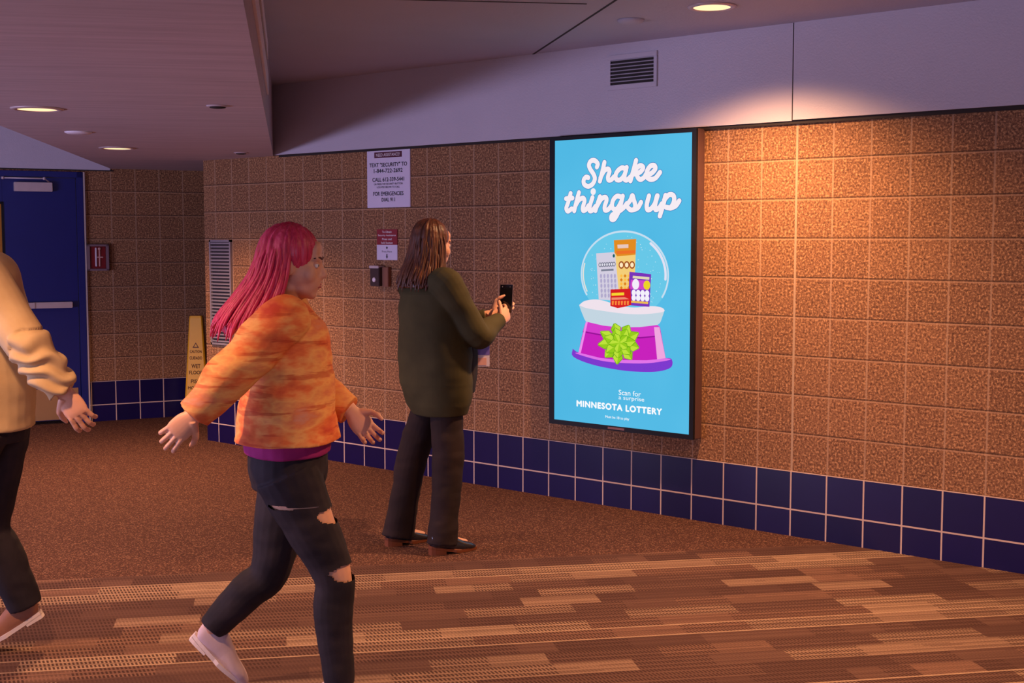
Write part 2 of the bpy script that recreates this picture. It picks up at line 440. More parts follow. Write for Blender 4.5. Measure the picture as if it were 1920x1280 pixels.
downlight(.192, -4.549, SOF, 'assumed round warm downlight in the soffit above the walkers, out of view', 210)  # unseen lamp, assumed by carrying the soffit row on toward the camera
downlight(-5.6, -3.0, CEIL, 'assumed round warm downlight in front of the blue door, hidden by the soffit', 90)  # unseen lamp added on the far side of the soffit
# smoke detector and sprinkler plates
t = tag(obj('smoke_detector', lathe(bmesh.new(), [(.068, 0), (.068, -.008), (.055, -.016), (.03, -.020), (.001, -.021)], 32), MAT['ceil'], None, True), 'small round detector on the upper ceiling above the wall vent', 'detector'); t.location = (.003, -.629, CEIL)
t = tag(obj('sprinkler_plate', lathe(bmesh.new(), [(.075, 0), (.075, -.004), (.06, -.012), (.001, -.013)], 28), MAT['white'], None, True), 'pale round sprinkler cover on the soffit between two downlights', 'sprinkler'); t.location = (-2.777, -2.047, SOF)
for x, y, lab in ((-1.026, -2.408, 'dark recessed sprinkler plate near the soffit edge, farther from the wall'), (-3.463, -.377, 'small dark sprinkler plate on the soffit close to the wall')):
    t = thing('sprinkler', lab, 'sprinkler', (x, y, SOF), 0)
    obj('plate', lathe(bmesh.new(), [(.05, 0), (.05, -.003), (.04, -.006), (.001, -.006)], 28), MAT['soffit'], t, True)
    obj('sprinkler_head', lathe(bmesh.new(), [(.036, -.005), (.036, -.010), (.02, -.013), (.001, -.014)], 20), MAT['gap'], t, True)
# wall vent on the bulkhead
t = thing('wall_vent', 'rectangular grey air vent with dark slots high on the bulkhead', 'vent', (-.4085, -.02, 2.50), 0)
bm = bmesh.new(); W, H, iw, ih = .168, .098, .148, .07
box(bm, -W, W, -.01, 0, ih, H, .002); box(bm, -W, W, -.01, 0, -H, -ih, .002); box(bm, -W, -iw, -.01, 0, -ih, ih); box(bm, iw, W, -.01, 0, -ih, ih)
obj('frame', bm, MAT['bulk'], t)
obj('backing', newbox(-iw, iw, -.0015, 0, -ih, ih), MAT['gap'], t)
for k in range(7):
    z = -ih + .02 * (k + .5)
    bm = newbox(-iw, iw, -.010, -.003, z + .004, z + .010)
    obj('slat', bm, MAT['grille'], t)
# louvre on the long wall near its far corner
t = thing('louvre_panel', 'tall grey louvred panel on the block wall behind the pink haired walker', 'vent', (-4.20, 0, 1.155), 0)
bm = newbox(-.13, -.115, -.02, 0, -.40, .40); box(bm, .115, .13, -.02, 0, -.40, .40); box(bm, -.13, .13, -.02, 0, .385, .40); box(bm, -.13, .13, -.02, 0, -.40, -.385)
obj('frame', bm, MAT['grille'], t)
obj('backing', newbox(-.115, .115, -.003, 0, -.385, .385), MAT['darkgrey'], t)
bm = bmesh.new()
for k in range(30):
    z = -.372 + k * .0257
    box(bm, -.115, .115, -.017, -.004, z - .005, z + .006)
o = obj('louvres', bm, MAT['grille'], t)
# long slot in the side face of the soffit
dv = Vector((.766, -.643, 0)); nv = Vector((.643, .766, 0))
t = thing('soffit_diffuser', 'long pale strip with a dark slot along the side of the soffit', 'vent', (Vector((-3.577, 0, 0)) + dv * 2.6 + Vector((0, 0, 2.44))), math.atan2(dv.y, dv.x))
bm = newbox(0, 6.2, 0, .012, -.13, -.02, .002); box(bm, 0, 6.2, 0, .012, .055, .14, .002)
obj('frame', bm, MAT['white'], t)
obj('slot', newbox(0, 6.2, 0, .004, -.02, .055), MAT['gap'], t)

# ------------------------------------------------------------ advertising display
DY = -.085
dx0, dx1, dz0, dz1 = -.948, .058, .463, 2.153
lx0, lx1, lz0, lz1 = -.911, .031, .490, 2.132
disp = thing('advertising_display', 'tall wall mounted lit screen showing a snow globe on blue', 'display screen', ((dx0 + dx1) / 2, 0, dz0), 0)
OX, OZ = (dx0 + dx1) / 2, dz0
obj('housing', newbox(dx0 - OX, dx1 - OX, DY + .012, 0, 0, dz1 - OZ, .004), MAT['bronze'], disp)
bm = bmesh.new()
for a in ((dx0, lx0, dz0, dz1), (lx1, dx1, dz0, dz1), (lx0, lx1, dz0, lz0), (lx0, lx1, lz1, dz1)):
    box(bm, a[0] - OX, a[1] - OX, DY - .004, DY + .014, a[2] - OZ, a[3] - OZ)
obj('bezel', bm, MAT['black'], disp)
obj('maker_plate', newbox(-.07, .045, DY - .006, DY - .003, .008, .020), plain('pink_plate', srgb(128, 84, 80), .5), disp)
def screen_mat():
    t = NT('screen_blue'); v = t.coord(); e = t.n('Emission')
    c = t.mix(t.noise(v, 1.6, 2), srgb(66, 176, 222), srgb(98, 196, 236)); t.l(c, e.inputs[0]); e.inputs[1].default_value = 1.0
    t.l(e.outputs[0], t.out.inputs[0]); return t.m
scr = obj('screen', newbox(lx0 - OX, lx1 - OX, DY, DY + .010, lz0 - OZ, lz1 - OZ), screen_mat(), disp)
# artwork: flat coloured shapes on the screen, in screen units taken from the poster's four corners
def homography(src, dst):
    A = []; B = []
    for (x, y), (u, v) in zip(src, dst):
        A.append([x, y, 1, 0, 0, 0, -u * x, -u * y]); B.append(u)
        A.append([0, 0, 0, x, y, 1, -v * x, -v * y]); B.append(v)
    n = 8
    for i in range(n):
        p = max(range(i, n), key=lambda r: abs(A[r][i])); A[i], A[p] = A[p], A[i]; B[i], B[p] = B[p], B[i]
        for r in range(n):
            if r != i:
                f = A[r][i] / A[i][i]
                A[r] = [a - f * b for a, b in zip(A[r], A[i])]; B[r] -= f * B[i]
    h = [B[i] / A[i][i] for i in range(n)]
    return lambda x, y: ((h[0] * x + h[1] * y + h[2]) / (h[6] * x + h[7] * y + 1), (h[3] * x + h[4] * y + h[5]) / (h[6] * x + h[7] * y + 1))
HM = homography([(1041, 262), (1298, 249), (1294.5, 815), (1040, 787)], [(lx0 - OX, lz1 - OZ), (lx1 - OX, lz1 - OZ), (lx1 - OX, lz0 - OZ), (lx0 - OX, lz0 - OZ)])
def GA(x, y): return HM(1040 + x * .21867, 420 + y * .21867)      # globe drawing units
def HA(x, y): return HM(1040 + x * .13542, 280 + y * .13542)      # headline drawing units
class Art:
    def __init__(s): s.bm = bmesh.new(); s.mats = []; s.layer = 1
    def mi(s, col):
        key = tuple(round(c, 3) for c in col)
        for i, (k, m) in enumerate(s.mats):
            if k == key: return i
        s.mats.append((key, emit('screen_ink', col, 1.0))); return len(s.mats) - 1
    def poly(s, pts, col, layer=None):
        y = DY - .0004 * (layer or s.layer)
        f = s.bm.faces.new([s.bm.verts.new((x, y, z)) for x, z in pts]); f.material_index = s.mi(col)
    def disc(s, c, rx, ry, col, layer=None, n=20, rot=0):
        pts = []
        for k in range(n):
            a = 2 * PI * k / n; px, pz = rx * math.cos(a), ry * math.sin(a)
            pts.append((c[0] + px * math.cos(rot) - pz * math.sin(rot), c[1] + px * math.sin(rot) + pz * math.cos(rot)))
        s.poly(pts, col, layer)
    def ribbon(s, pts, w, col, layer=None, n=7, caps=True, closed=False):
        P = [Vector(p) for p in spline(pts, n)]; y = DY - .0004 * (layer or s.layer); i0 = s.mi(col)
        L = []; Rr = []
        for i, p in enumerate(P):
            ww = w[min(len(w) - 1, int(i / max(1, len(P) - 1) * len(w)))] if isinstance(w, list) else w
            d = (P[min(i + 1, len(P) - 1)] - P[max(i - 1, 0)])
            if d.length < 1e-9: d = Vector((1, 0))
            d.normalize(); nn = Vector((-d.y, d.x)) * ww
            L.append(s.bm.verts.new((p.x + nn.x, y, p.y + nn.y))); Rr.append(s.bm.verts.new((p.x - nn.x, y, p.y - nn.y)))
        for i in range(len(P) - 1):
            f = s.bm.faces.new((L[i], L[i + 1], Rr[i + 1], Rr[i])); f.material_index = i0
        if caps:
            ww = w if not isinstance(w, list) else w[0]
            for p in (P[0], P[-1]): s.disc((p.x, p.y), ww, ww, col, layer, 14)
    def build(s, name, parent):
        me = bpy.data.meshes.new(name); s.bm.to_mesh(me); s.bm.free()
        for k, m in s.mats: me.materials.append(m)
        o = bpy.data.objects.new(name, me); COL.objects.link(o); o.parent = parent; return o
PALE = (.92, .84, .90)
A = Art()
strokes = [
 [(590, 235), (602, 190), (560, 145), (508, 150), (480, 205), (500, 265), (545, 335), (562, 400), (530, 470), (470, 500), (415, 470), (408, 412), (440, 372), (472, 380)],
 [(695, 172), (668, 290), (632, 430)], [(640, 385), (690, 292), (742, 262), (765, 300), (745, 370), (752, 415), (790, 412), (826, 372)],
 [(985, 262), (935, 250), (880, 290), (850, 352), (862, 408), (912, 415), (962, 365), (995, 285)], [(1002, 245), (978, 340), (972, 402), (1004, 420), (1052, 378)],
 [(1132, 150), (1095, 290), (1056, 430)], [(1072, 355), (1128, 272), (1188, 222), (1230, 250), (1190, 310), (1108, 338)], [(1138, 335), (1162, 392), (1202, 412), (1262, 370)],
 [(1262, 352), (1340, 332), (1396, 272), (1384, 224), (1330, 230), (1284, 300), (1280, 372), (1330, 412), (1400, 395), (1462, 318)],
 [(226, 595), (192, 720), (166, 800), (188, 842), (242, 808)], [(162, 668), (252, 660)],
 [(342, 585), (312, 690), (277, 838)], [(290, 775), (340, 692), (398, 662), (420, 702), (396, 790), (402, 836), (440, 820), (474, 768)],
 [(530, 655), (497, 760), (490, 835), (530, 832), (574, 776)],
 [(634, 645), (602, 740), (572, 838)], [(588, 785), (648, 684), (704, 652), (726, 690), (700, 780), (706, 832), (750, 822), (794, 768)],
 [(930, 652), (870, 640), (820, 690), (802, 770), (832, 825), (882, 800), (934, 705)],
 [(950, 640), (918, 770), (880, 882), (832, 958), (792, 955), (802, 902), (880, 862), (960, 802), (1006, 742)],
 [(1006, 762), (1056, 695), (1082, 632), (1102, 692), (1122, 762), (1110, 820), (1062, 832), (1024, 802)], [(1108, 826), (1160, 802), (1202, 728)],
 [(1312, 640), (1282, 760), (1292, 830), (1340, 818), (1392, 748), (1424, 640)], [(1430, 640), (1398, 760), (1404, 830), (1452, 806), (1490, 750)],
 [(1540, 635), (1510, 760), (1462, 918)], [(1520, 700), (1588, 628), (1650, 642), (1656, 722), (1610, 802), (1548, 798)], [(1606, 812), (1680, 780), (1728, 712)]]
for s_ in strokes: A.ribbon([HA(*p) for p in s_], .0172, srgb(60, 120, 190), 1)
for s_ in strokes: A.ribbon([HA(*p) for p in s_], .0142, PALE, 2)
A.disc(HA(540, 574), .0185, .0195, PALE, 2)
A.build('headline', scr)
# snow globe picture
G = Art(); px = .00081
c0 = GA(598, 430); RX, RY = GA(985, 430)[0] - c0[0], GA(598, 52)[1] - c0[1]
G.disc(c0, RX, RY, srgb(104, 200, 232), 1, 56)
ring = [(c0[0] + RX * .985 * math.cos(a), c0[1] + RY * .985 * math.sin(a)) for a in [math.radians(-30 + k * 6) for k in range(41)]]
G.ribbon(ring, .0055, srgb(198, 222, 240), 2, 2, False)
G.ribbon([(c0[0] + RX * .93 * math.cos(a), c0[1] + RY * .93 * math.sin(a)) for a in [math.radians(-5 + k * 5) for k in range(12)]], .0075, srgb(226, 226, 244), 3, 2)
G.ribbon([(c0[0] + RX * .94 * math.cos(a), c0[1] + RY * .94 * math.sin(a)) for a in [math.radians(165 + k * 5) for k in range(9)]], .004, srgb(232, 226, 216), 3, 2)
rr = random.Random(3)
for k in range(150):
    a, r = rr.uniform(0, 2 * PI), math.sqrt(rr.random()) * .88
    q = (c0[0] + RX * r * math.cos(a), c0[1] + RY * r * math.sin(a)); s_ = rr.uniform(.0015, .0036)
    G.disc(q, s_, s_, srgb(190, 228, 244), 2, 7)
def rp(pts, col, layer):
    q = spline(list(pts) + [pts[0]], 4)[:-1]; G.poly([GA(p.x, p.y) for p in q], col, layer)
def gp(pts, col, layer): G.poly([GA(*p) for p in pts], col, layer)
rp([(215, 690), (262, 655), (340, 642), (420, 650), (560, 694), (690, 712), (820, 700), (900, 706), (945, 728), (932, 790), (890, 862), (740, 880), (560, 884), (400, 866), (285, 838), (245, 770)], srgb(196, 214, 226), 4)
rp([(215, 690), (262, 655), (340, 642), (420, 650), (560, 694), (690, 712), (820, 700), (900, 706), (945, 728), (930, 752), (760, 770), (600, 764), (420, 740), (280, 716)], srgb(240, 226, 236), 5)
# tickets
gp([(362, 245), (548, 234), (566, 655), (385, 642)], srgb(212, 206, 224), 5)
for k in range(7):
    q = GA(396 + k * 20, 344 - k); G.disc(q, .0105, .0135, srgb(96, 98, 120), 6, 12); G.disc(q, .006, .009, srgb(226, 224, 236), 7, 10)
gp([(405, 384), (512, 378), (513, 394), (406, 400)], srgb(120, 124, 144), 6)
for r_ in range(5):
    for k in range(5):
        q = GA(404 + k * 30 + r_ * 2, 440 + r_ * 42); G.disc(q, .0075, .013, srgb(176, 168, 204), 6, 10)
G.disc(GA(514, 267), .008, .010, srgb(20, 96, 104), 6, 12)
gp([(514, 132), (706, 124), (690, 600), (560, 600)], srgb(244, 206, 120), 6)
gp([(514, 132), (706, 124), (701, 258), (545, 272), (520, 240)], srgb(226, 140, 34), 7)
gp([(545, 172), (640, 168), (640, 200), (548, 204)], srgb(232, 200, 190), 8)
gp([(532, 226), (700, 220), (699, 246), (545, 254)], srgb(236, 112, 40), 8)
for k in range(3):
    q = GA(580 + k * 46, 346); G.disc(q, .019, .022, srgb(160, 78, 30), 8, 16); G.disc(q, .012, .014, srgb(255, 232, 190), 9, 12)
for r_ in range(4):
    for k in range(3):
        x_, y_ = 580 + k * 32, 440 + r_ * 34
        gp([(x_ - 13, y_), (x_, y_ - 16), (x_ + 13, y_), (x_, y_ + 16)], srgb(220, 128, 24) if (k + r_) % 2 else srgb(255, 190, 70), 8)
gp([(650, 404), (836, 426), (822, 706), (640, 692)], srgb(122, 52, 186), 9)
gp([(662, 472), (822, 482), (818, 560), (656, 552)], srgb(206, 70, 200), 10)
gp([(680, 438), (822, 452), (820, 474), (678, 460)], srgb(226, 214, 180), 10)
G.disc(GA(704, 512), .024, .030, srgb(244, 236, 250), 11, 18); G.disc(GA(800, 520), .023, .026, srgb(236, 212, 40), 11, 18)
for r_ in range(2):
    for k in range(4): G.disc(GA(688 + k * 38, 584 + r_ * 44 + k * 2), .015, .0175, srgb(244, 240, 252), 11, 14)
gp([(660, 652), (812, 664), (811, 682), (659, 670)], srgb(240, 190, 80), 11)
gp([(488, 556), (660, 548), (668, 690), (600, 708), (550, 716), (488, 698)], srgb(214, 32, 36), 12)
gp([(498, 586), (606, 582), (606, 606), (498, 610)], srgb(246, 214, 50), 13)
gp([(498, 626), (610, 622), (650, 640), (498, 646)], srgb(240, 140, 110), 13)
for k in range(6): gp([(500 + k * 26, 656), (518 + k * 26, 654), (514 + k * 26, 692), (502 + k * 26, 690)], srgb(250, 140, 60), 13)
# base
rp([(160, 1066), (215, 1100), (400, 1144), (560, 1162), (800, 1164), (945, 1148), (1012, 1156), (1008, 1226), (900, 1262), (740, 1266), (560, 1250), (330, 1204), (166, 1136)], srgb(126, 58, 206), 4)
rp([(215, 1100), (400, 1144), (560, 1162), (800, 1164), (945, 1148), (1000, 1162), (800, 1192), (560, 1188), (380, 1164), (190, 1108)], srgb(226, 116, 232), 5)
gp([(276, 832), (420, 866), (560, 882), (740, 880), (890, 862), (912, 880), (962, 1150), (800, 1166), (560, 1164), (400, 1146), (212, 1100), (240, 960)], srgb(200, 34, 188), 6)
gp([(276, 832), (420, 866), (560, 882), (740, 880), (890, 862), (912, 880), (920, 950), (740, 966), (560, 960), (400, 940), (250, 912)], srgb(214, 60, 204), 7)
gp([(250, 912), (400, 940), (560, 960), (740, 966), (920, 950), (922, 962), (740, 978), (560, 972), (400, 952), (248, 924)], srgb(150, 20, 150), 8)
gp([(862, 880), (908, 880), (962, 1148), (890, 1158)], srgb(240, 166, 222), 9)
gp([(276, 832), (292, 836), (232, 1104), (212, 1100)], srgb(240, 140, 236), 9)
# bow
cb = (566, 1016)
for ringi, (r0, r1, n, off, wd, lay) in enumerate([(40, 186, 9, 14, 46, 10), (16, 140, 7, -6, 44, 13), (0, 92, 5, 30, 34, 16)]):
    for k in range(n):
        a = math.radians(off + k * 360 / n + rr.uniform(-5, 5)); d = Vector((math.cos(a), math.sin(a))); nn = Vector((-d.y, d.x)); c = Vector(cb)
        tip = c + d * r1 * rr.uniform(.92, 1.04); b0 = c + d * r0
        m_ = c + d * (r0 + (r1 - r0) * .62)
        gp([tuple(b0 + nn * 12), tuple(m_ + nn * wd), tuple(tip + nn * 8), tuple(tip - nn * 8), tuple(m_ - nn * wd), tuple(b0 - nn * 12)], srgb(108, 172, 20), lay)
        gp([tuple(b0 + nn * 10), tuple(m_ + nn * (wd - 5)), tuple(tip), tuple(m_ - nn * 2), tuple(b0)], srgb(190, 226, 60), lay + 1)
        gp([tuple(b0), tuple(m_ - nn * 2), tuple(tip), tuple(m_ - nn * (wd - 6)), tuple(b0 - nn * 9)], srgb(150, 204, 30), lay + 1)
G.build('snow_globe_picture', scr)
WI = emit('screen_white', (.95, .97, 1.0), 1.0)
def scr_text(s, p0, p1, h, **k):
    a, b = HM(*p0), HM(*p1)
    put_text(s, (a[0] + b[0]) / 2, (a[1] + b[1]) / 2, b[0] - a[0], h, DY - .0012, WI, scr, **k)
scr_text('MINNESOTA LOTTERY', (1083, 757), (1243, 772), .034, bold=.085, spacing=1.12)
scr_text('Scan for', (1162, 736), (1204, 738.5), .029, bold=.004)
scr_text('a surprise', (1162, 746.5), (1210, 750.5), .029, bold=.004)
scr_text('Must be 18 to play', (1137, 782), (1182, 787), .019, bold=.012)

# ------------------------------------------------------------ wall signs and call box
t = thing('notice_board', 'large white notice with black lettering high on the block wall', 'sign', (-2.384, 0, 1.962), 0)
obj('board', newbox(-.204, .204, -.008, 0, -.192, .19, .002), MAT['paper'], t)
obj('heading_band', newbox(-.13, .13, -.0095, -.008, .138, .176, .0), MAT['darkmaroon'], t)
put_text('NEED ASSISTANCE?', 0, .157, .225, .02, -.0102, MAT['whiteink'], t, .01)
for s_, z, w, h, b in (('TEXT "SECURITY" TO', .092, .355, .026, .03), ('1-844-722-2692', .052, .27, .026, .03), ('CALL 612-339-5441', -.006, .30, .026, .03),
                       ('OR PRESS THE SECURITY BUTTON', -.036, .27, .012, .015), ('LOCATED BELOW TO CALL', -.057, .215, .012, .015), ('FOR EMERGENCIES', -.100, .285, .026, .03), ('DIAL 911', -.140, .125, .024, .03)):
    put_text(s_, 0, z, w, h, -.0092, MAT['ink'], t, b)
t = thing('button_sign', 'small maroon and white sign above the call box', 'sign', (-2.402, 0, 1.522), 0)
obj('maroon_board', newbox(-.097, .097, -.006, 0, -.0, .103, .001), MAT['maroon'], t)
obj('white_board', newbox(-.098, .098, -.007, 0, -.102, -.0005, .001), MAT['paper'], t)
for s_, z, w in (('To Obtain', .086, .09), ('Security Assistance', .062, .17), ('Press and', .038, .09), ('hold button', .014, .11)):
    put_text(s_, 0, z, w, .014, -.0068, MAT['whiteink'], t, .02)
put_text('Press Here', 0, -.045, .095, .013, -.0078, MAT['darkgrey'], t, .0)
bm = bmesh.new(); bmesh.ops.create_circle(bm, cap_ends=True, segments=18, radius=.008, matrix=Matrix.Translation((0, -.0078, -.02)) @ Matrix.Rotation(PI / 2, 4, 'X'))
obj('dot_print', bm, MAT['darkgrey'], t); bm = bmesh.new()
f = [bm.verts.new(p) for p in ((-.005, -.0078, -.062), (.005, -.0078, -.062), (.005, -.0078, -.078), (.010, -.0078, -.078), (0, -.0078, -.094), (-.010, -.0078, -.078), (-.005, -.0078, -.078))]
bm.faces.new(f)
obj('arrow_print', bm, MAT['ink'], t)
t = thing('call_box', 'small dark call box with a light button and metal side plate', 'call box', (-2.43, 0, 1.31), 0)
obj('case', newbox(-.09, .0, -.055, 0, -.065, .065, .004), plain('dark_brown_case', srgb(58, 36, 36), .4), t)
obj('cap', newbox(-.094, -.002, -.06, 0, .055, .072, .003), MAT['alu'], t)
obj('side_plate', newbox(.0, .06, -.03, 0, -.068, .062, .003), plain('brown_steel', srgb(150, 100, 80), .4, .6), t)
bm = lathe(bmesh.new(), [(.016, 0), (.016, .006), (.010, .010), (.001, .011)], 20); bmesh.ops.rotate(bm, verts=bm.verts, matrix=Matrix.Rotation(PI / 2, 3, 'X')); bmesh.ops.translate(bm, verts=bm.verts, vec=(-.045, -.054, -.022))
obj('button', bm, MAT['white'], t, True)
# red pull station on the back wall
t = thing('fire_pull_station', 'small red wall box with white levers in a pale frame beside the blue door', 'fire alarm pull')
t.matrix_world = BW @ Matrix.Translation((.12, 0, 1.405))
obj('red_case', newbox(-.066, .066, -.03, 0, -.095, .095, .004), MAT['red'], t)
bm = newbox(-.09, -.066, -.045, 0, -.112, .112, .003); box(bm, .066, .09, -.045, 0, -.112, .112, .003); box(bm, -.09, .09, -.045, 0, .095, .112, .003); box(bm, -.09, .09, -.045, 0, -.112, -.095, .003)
obj('cover_frame', bm, plain('clear_edge_plastic', srgb(128, 104, 110), .3), t)
bm = newbox(-.024, -.010, -.04, -.03, -.075, .085, .003)
obj('white_lever', bm, MAT['white'], t)
bm = newbox(.006, .018, -.04, -.03, -.075, .07, .003); ball(bm, (.012, -.037, .075), .012, 12, 8); box(bm, -.008, .042, -.041, -.031, -.002, .008, .002)
obj('pull_handle', bm, plain('pink_plastic', srgb(214, 160, 150), .4), t)

# ------------------------------------------------------------ tall yellow wet floor sign
t = thing('wet_floor_sign', 'tall tapered yellow wet floor sign standing by the far corner', 'floor sign', (-5.40, .63, 0), math.radians(42))
bm = bmesh.new()
prof = [(.135, 0.0), (.135, .022), (.118, .045), (.104, .11), (.098, .2), (.074, .58), (.055, .885), (.05, .905)]
rings = []
for h, z in prof:
    c_ = h * .16; ring = []
    for sx, sy in ((1, 1), (-1, 1), (-1, -1), (1, -1)):
        d = .8
        q = [(sx * h, sy * (h * d - c_)), (sx * (h - c_), sy * h * d)]
        if sx * sy < 0: q = q[::-1]
        ring += [bm.verts.new((a, b, z)) for a, b in q]
    rings.append(ring)
for a, b in zip(rings, rings[1:]):
    for i in range(8): bm.faces.new((a[i], a[(i + 1) % 8], b[(i + 1) % 8], b[i]))
bm.faces.new(rings[0][::-1]); bm.faces.new(rings[-1])
obj('body', bm, MAT['yellow'], t)
def cone_y(z):
    for (h0, z0), (h1, z1) in zip(prof, prof[1:]):
        if z0 <= z <= z1: return -.8 * (h0 + (h1 - h0) * (z - z0) / (z1 - z0))
    return -.05
def cone_text(s, z, w, h, mat):
    me = text_mesh(s, w, h, .02)
    for v in me.vertices: v.co = Vector((v.co.x, cone_y(z + v.co.z) - .0015, z + v.co.z))
    obj('lettering', me, mat, t)
for s_, z, w, h in (('CAUTION', .60, .10, .022), ('CUIDADO', .545, .105, .026), ('WET', .475, .075, .034), ('FLOOR', .42, .115, .03), ('PISO', .345, .085, .032), ('MOJADO', .285, .135, .032)):
    cone_text(s_, z, w, h, MAT['brownink'])
bm = bmesh.new()
tri = [(-.028, .632), (.028, .632), (0, .678)]; tri2 = [(-.016, .640), (.016, .640), (0, .667)]
o_ = [bm.verts.new((x, cone_y(z) - .0015, z)) for x, z in tri]; i_ = [bm.verts.new((x, cone_y(z) - .0015, z)) for x, z in tri2]
for k in range(3): bm.faces.new((o_[k], o_[(k + 1) % 3], i_[(k + 1) % 3], i_[k]))
obj('warning_triangle', bm, MAT['brownink'], t)
obj('corner_foot', newbox(-.148, -.12, -.125, -.09, 0, .05, .004), MAT['white'], t)
#PEOPLE
# ------------------------------------------------------------ people
def skin_material(name, col):
    t = NT(name); v = t.coord()
    c = t.mix(t.noise(v, 18, 3), tuple(x * .88 for x in col), tuple(min(1, x * 1.08) for x in col))
    t.b.inputs['Subsurface Weight'].default_value = .12; t.b.inputs['Subsurface Radius'].default_value = (.012, .005, .003)
    t.bump(t.noise(v, 300, 2), .12, .001)
    return t.base(c, .5, 0, .4)
def cloth(name, a, b, sx=1.0, sy=1.0, sz=1.0, scale=6, bump=.25, rough=.85, weave=420):
    t = NT(name); v = t.coord()
    f = t.noise(t.scaled(v, sx, sy, sz), scale, 4)
    c = t.mix(t.ramp(f, [(.3, (0, 0, 0)), (.7, (1, 1, 1))]), a, b)
    t.bump(t.noise(v, weave, 2), bump, .0015)
    return t.base(c, rough, 0, .25)
def hair_material(name, cols):
    t = NT(name); v = t.coord()
    f = t.noise(t.scaled(v, 1, 1, .05), 70, 4, .7); g = t.noise(t.scaled(v, 1, 1, .25), 9, 2)
    c = t.ramp(f, [(.3, cols[0]), (.52, cols[1]), (.72, cols[2])])
    c = t.mix(t.math('MULTIPLY', g, .5), c, cols[3])
    t.bump(f, .5, .004)
    return t.base(c, .42, 0, .5)
MAT['skin'] = skin_material('skin', srgb(214, 160, 134))
MAT['eye'] = plain('eye_white', srgb(228, 222, 218), .25)
MAT['iris'] = plain('iris', srgb(62, 44, 34), .2)
MAT['lips'] = plain('lips', srgb(176, 92, 88), .45)

def head_shapes(bm, c, R, s=1.0):
    def e(p, r, rot=None): ball(bm, Vector(c) + R @ (Vector(p) * s), tuple(x * s for x in r), 20, 14, R @ rot if rot else R)
    e((0, -.012, .032), (.076, .094, .086)); e((0, .018, -.018), (.066, .074, .084)); e((0, .030, -.074), (.049, .054, .040))
    e((0, .050, -.046), (.047, .046, .060)); e((0, .068, -.096), (.022, .018, .017)); e((0, .077, .028), (.050, .014, .014)); e((0, .070, .052), (.048, .018, .034))
    for sx in (-1, 1):
        e((sx * .035, .055, -.026), (.030, .028, .034)); e((sx * .077, -.006, -.008), (.010, .021, .033), Matrix.Rotation(sx * .35, 3, 'Z'))
        e((sx * .009, .094, -.030), (.008, .010, .007))
    tube(bm, [Vector(c) + R @ (Vector(p) * s) for p in ((0, .082, .022), (0, .093, -.002), (0, .105, -.024), (0, .092, -.035))], [.007 * s, .008 * s, .0105 * s, .008 * s], 12)
    e((0, .090, -.058), (.020, .008, .006)); e((0, .088, -.067), (.018, .008, .006))
def face_parts(c, R, parent, s=1.0, brow=None):
    for sx in (-1, 1):
        p = Vector(c) + R @ (Vector((sx * .031, .0745, .005)) * s)
        e = obj('eye', ball(bmesh.new(), p, .0118 * s, 16, 10), MAT['eye'], parent, True)
        q = p + R @ Vector((sx * .001, .0092 * s, 0))
        obj('iris', ball(bmesh.new(), q, (.0052 * s, .0034 * s, .0052 * s), 12, 8, R), MAT['iris'], e, True)
        bm = bmesh.new(); ball(bm, p, .0131 * s, 24, 20)
        Ri = R.inverted()
        bmesh.ops.delete(bm, geom=[v for v in bm.verts if -.0062 * s < (Ri @ (v.co - p)).z < .0038 * s and (Ri @ (v.co - p)).y > .002 * s], context='VERTS')
        obj('eyelid', bm, MAT['skin'], e, True)
        b = [Vector(c) + R @ (Vector(v) * s) for v in ((sx * .013, .0895, .0265), (sx * .031, .0875, .0325), (sx * .050, .0690, .027))]
        obj('eyebrow', tube(bmesh.new(), b, [(.003, .0025), (.0036, .0028), (.0015, .0015)], 8), brow, parent, True)
    bm = bmesh.new()
    for z, r in ((-.0575, .0044), (-.0665, .0050)):
        tube(bm, [Vector(c) + R @ (Vector(v) * s) for v in ((-.021, .080, z - .0035 if z < -.06 else z - .006), (-.011, .0905, z), (0, .0945, z + .0005), (.011, .0905, z), (.021, .080, z - .0035 if z < -.06 else z - .006))], [.0015, r * .9, r, r * .9, .0015], 10)
    obj('lips', bm, MAT['lips'], parent, True)

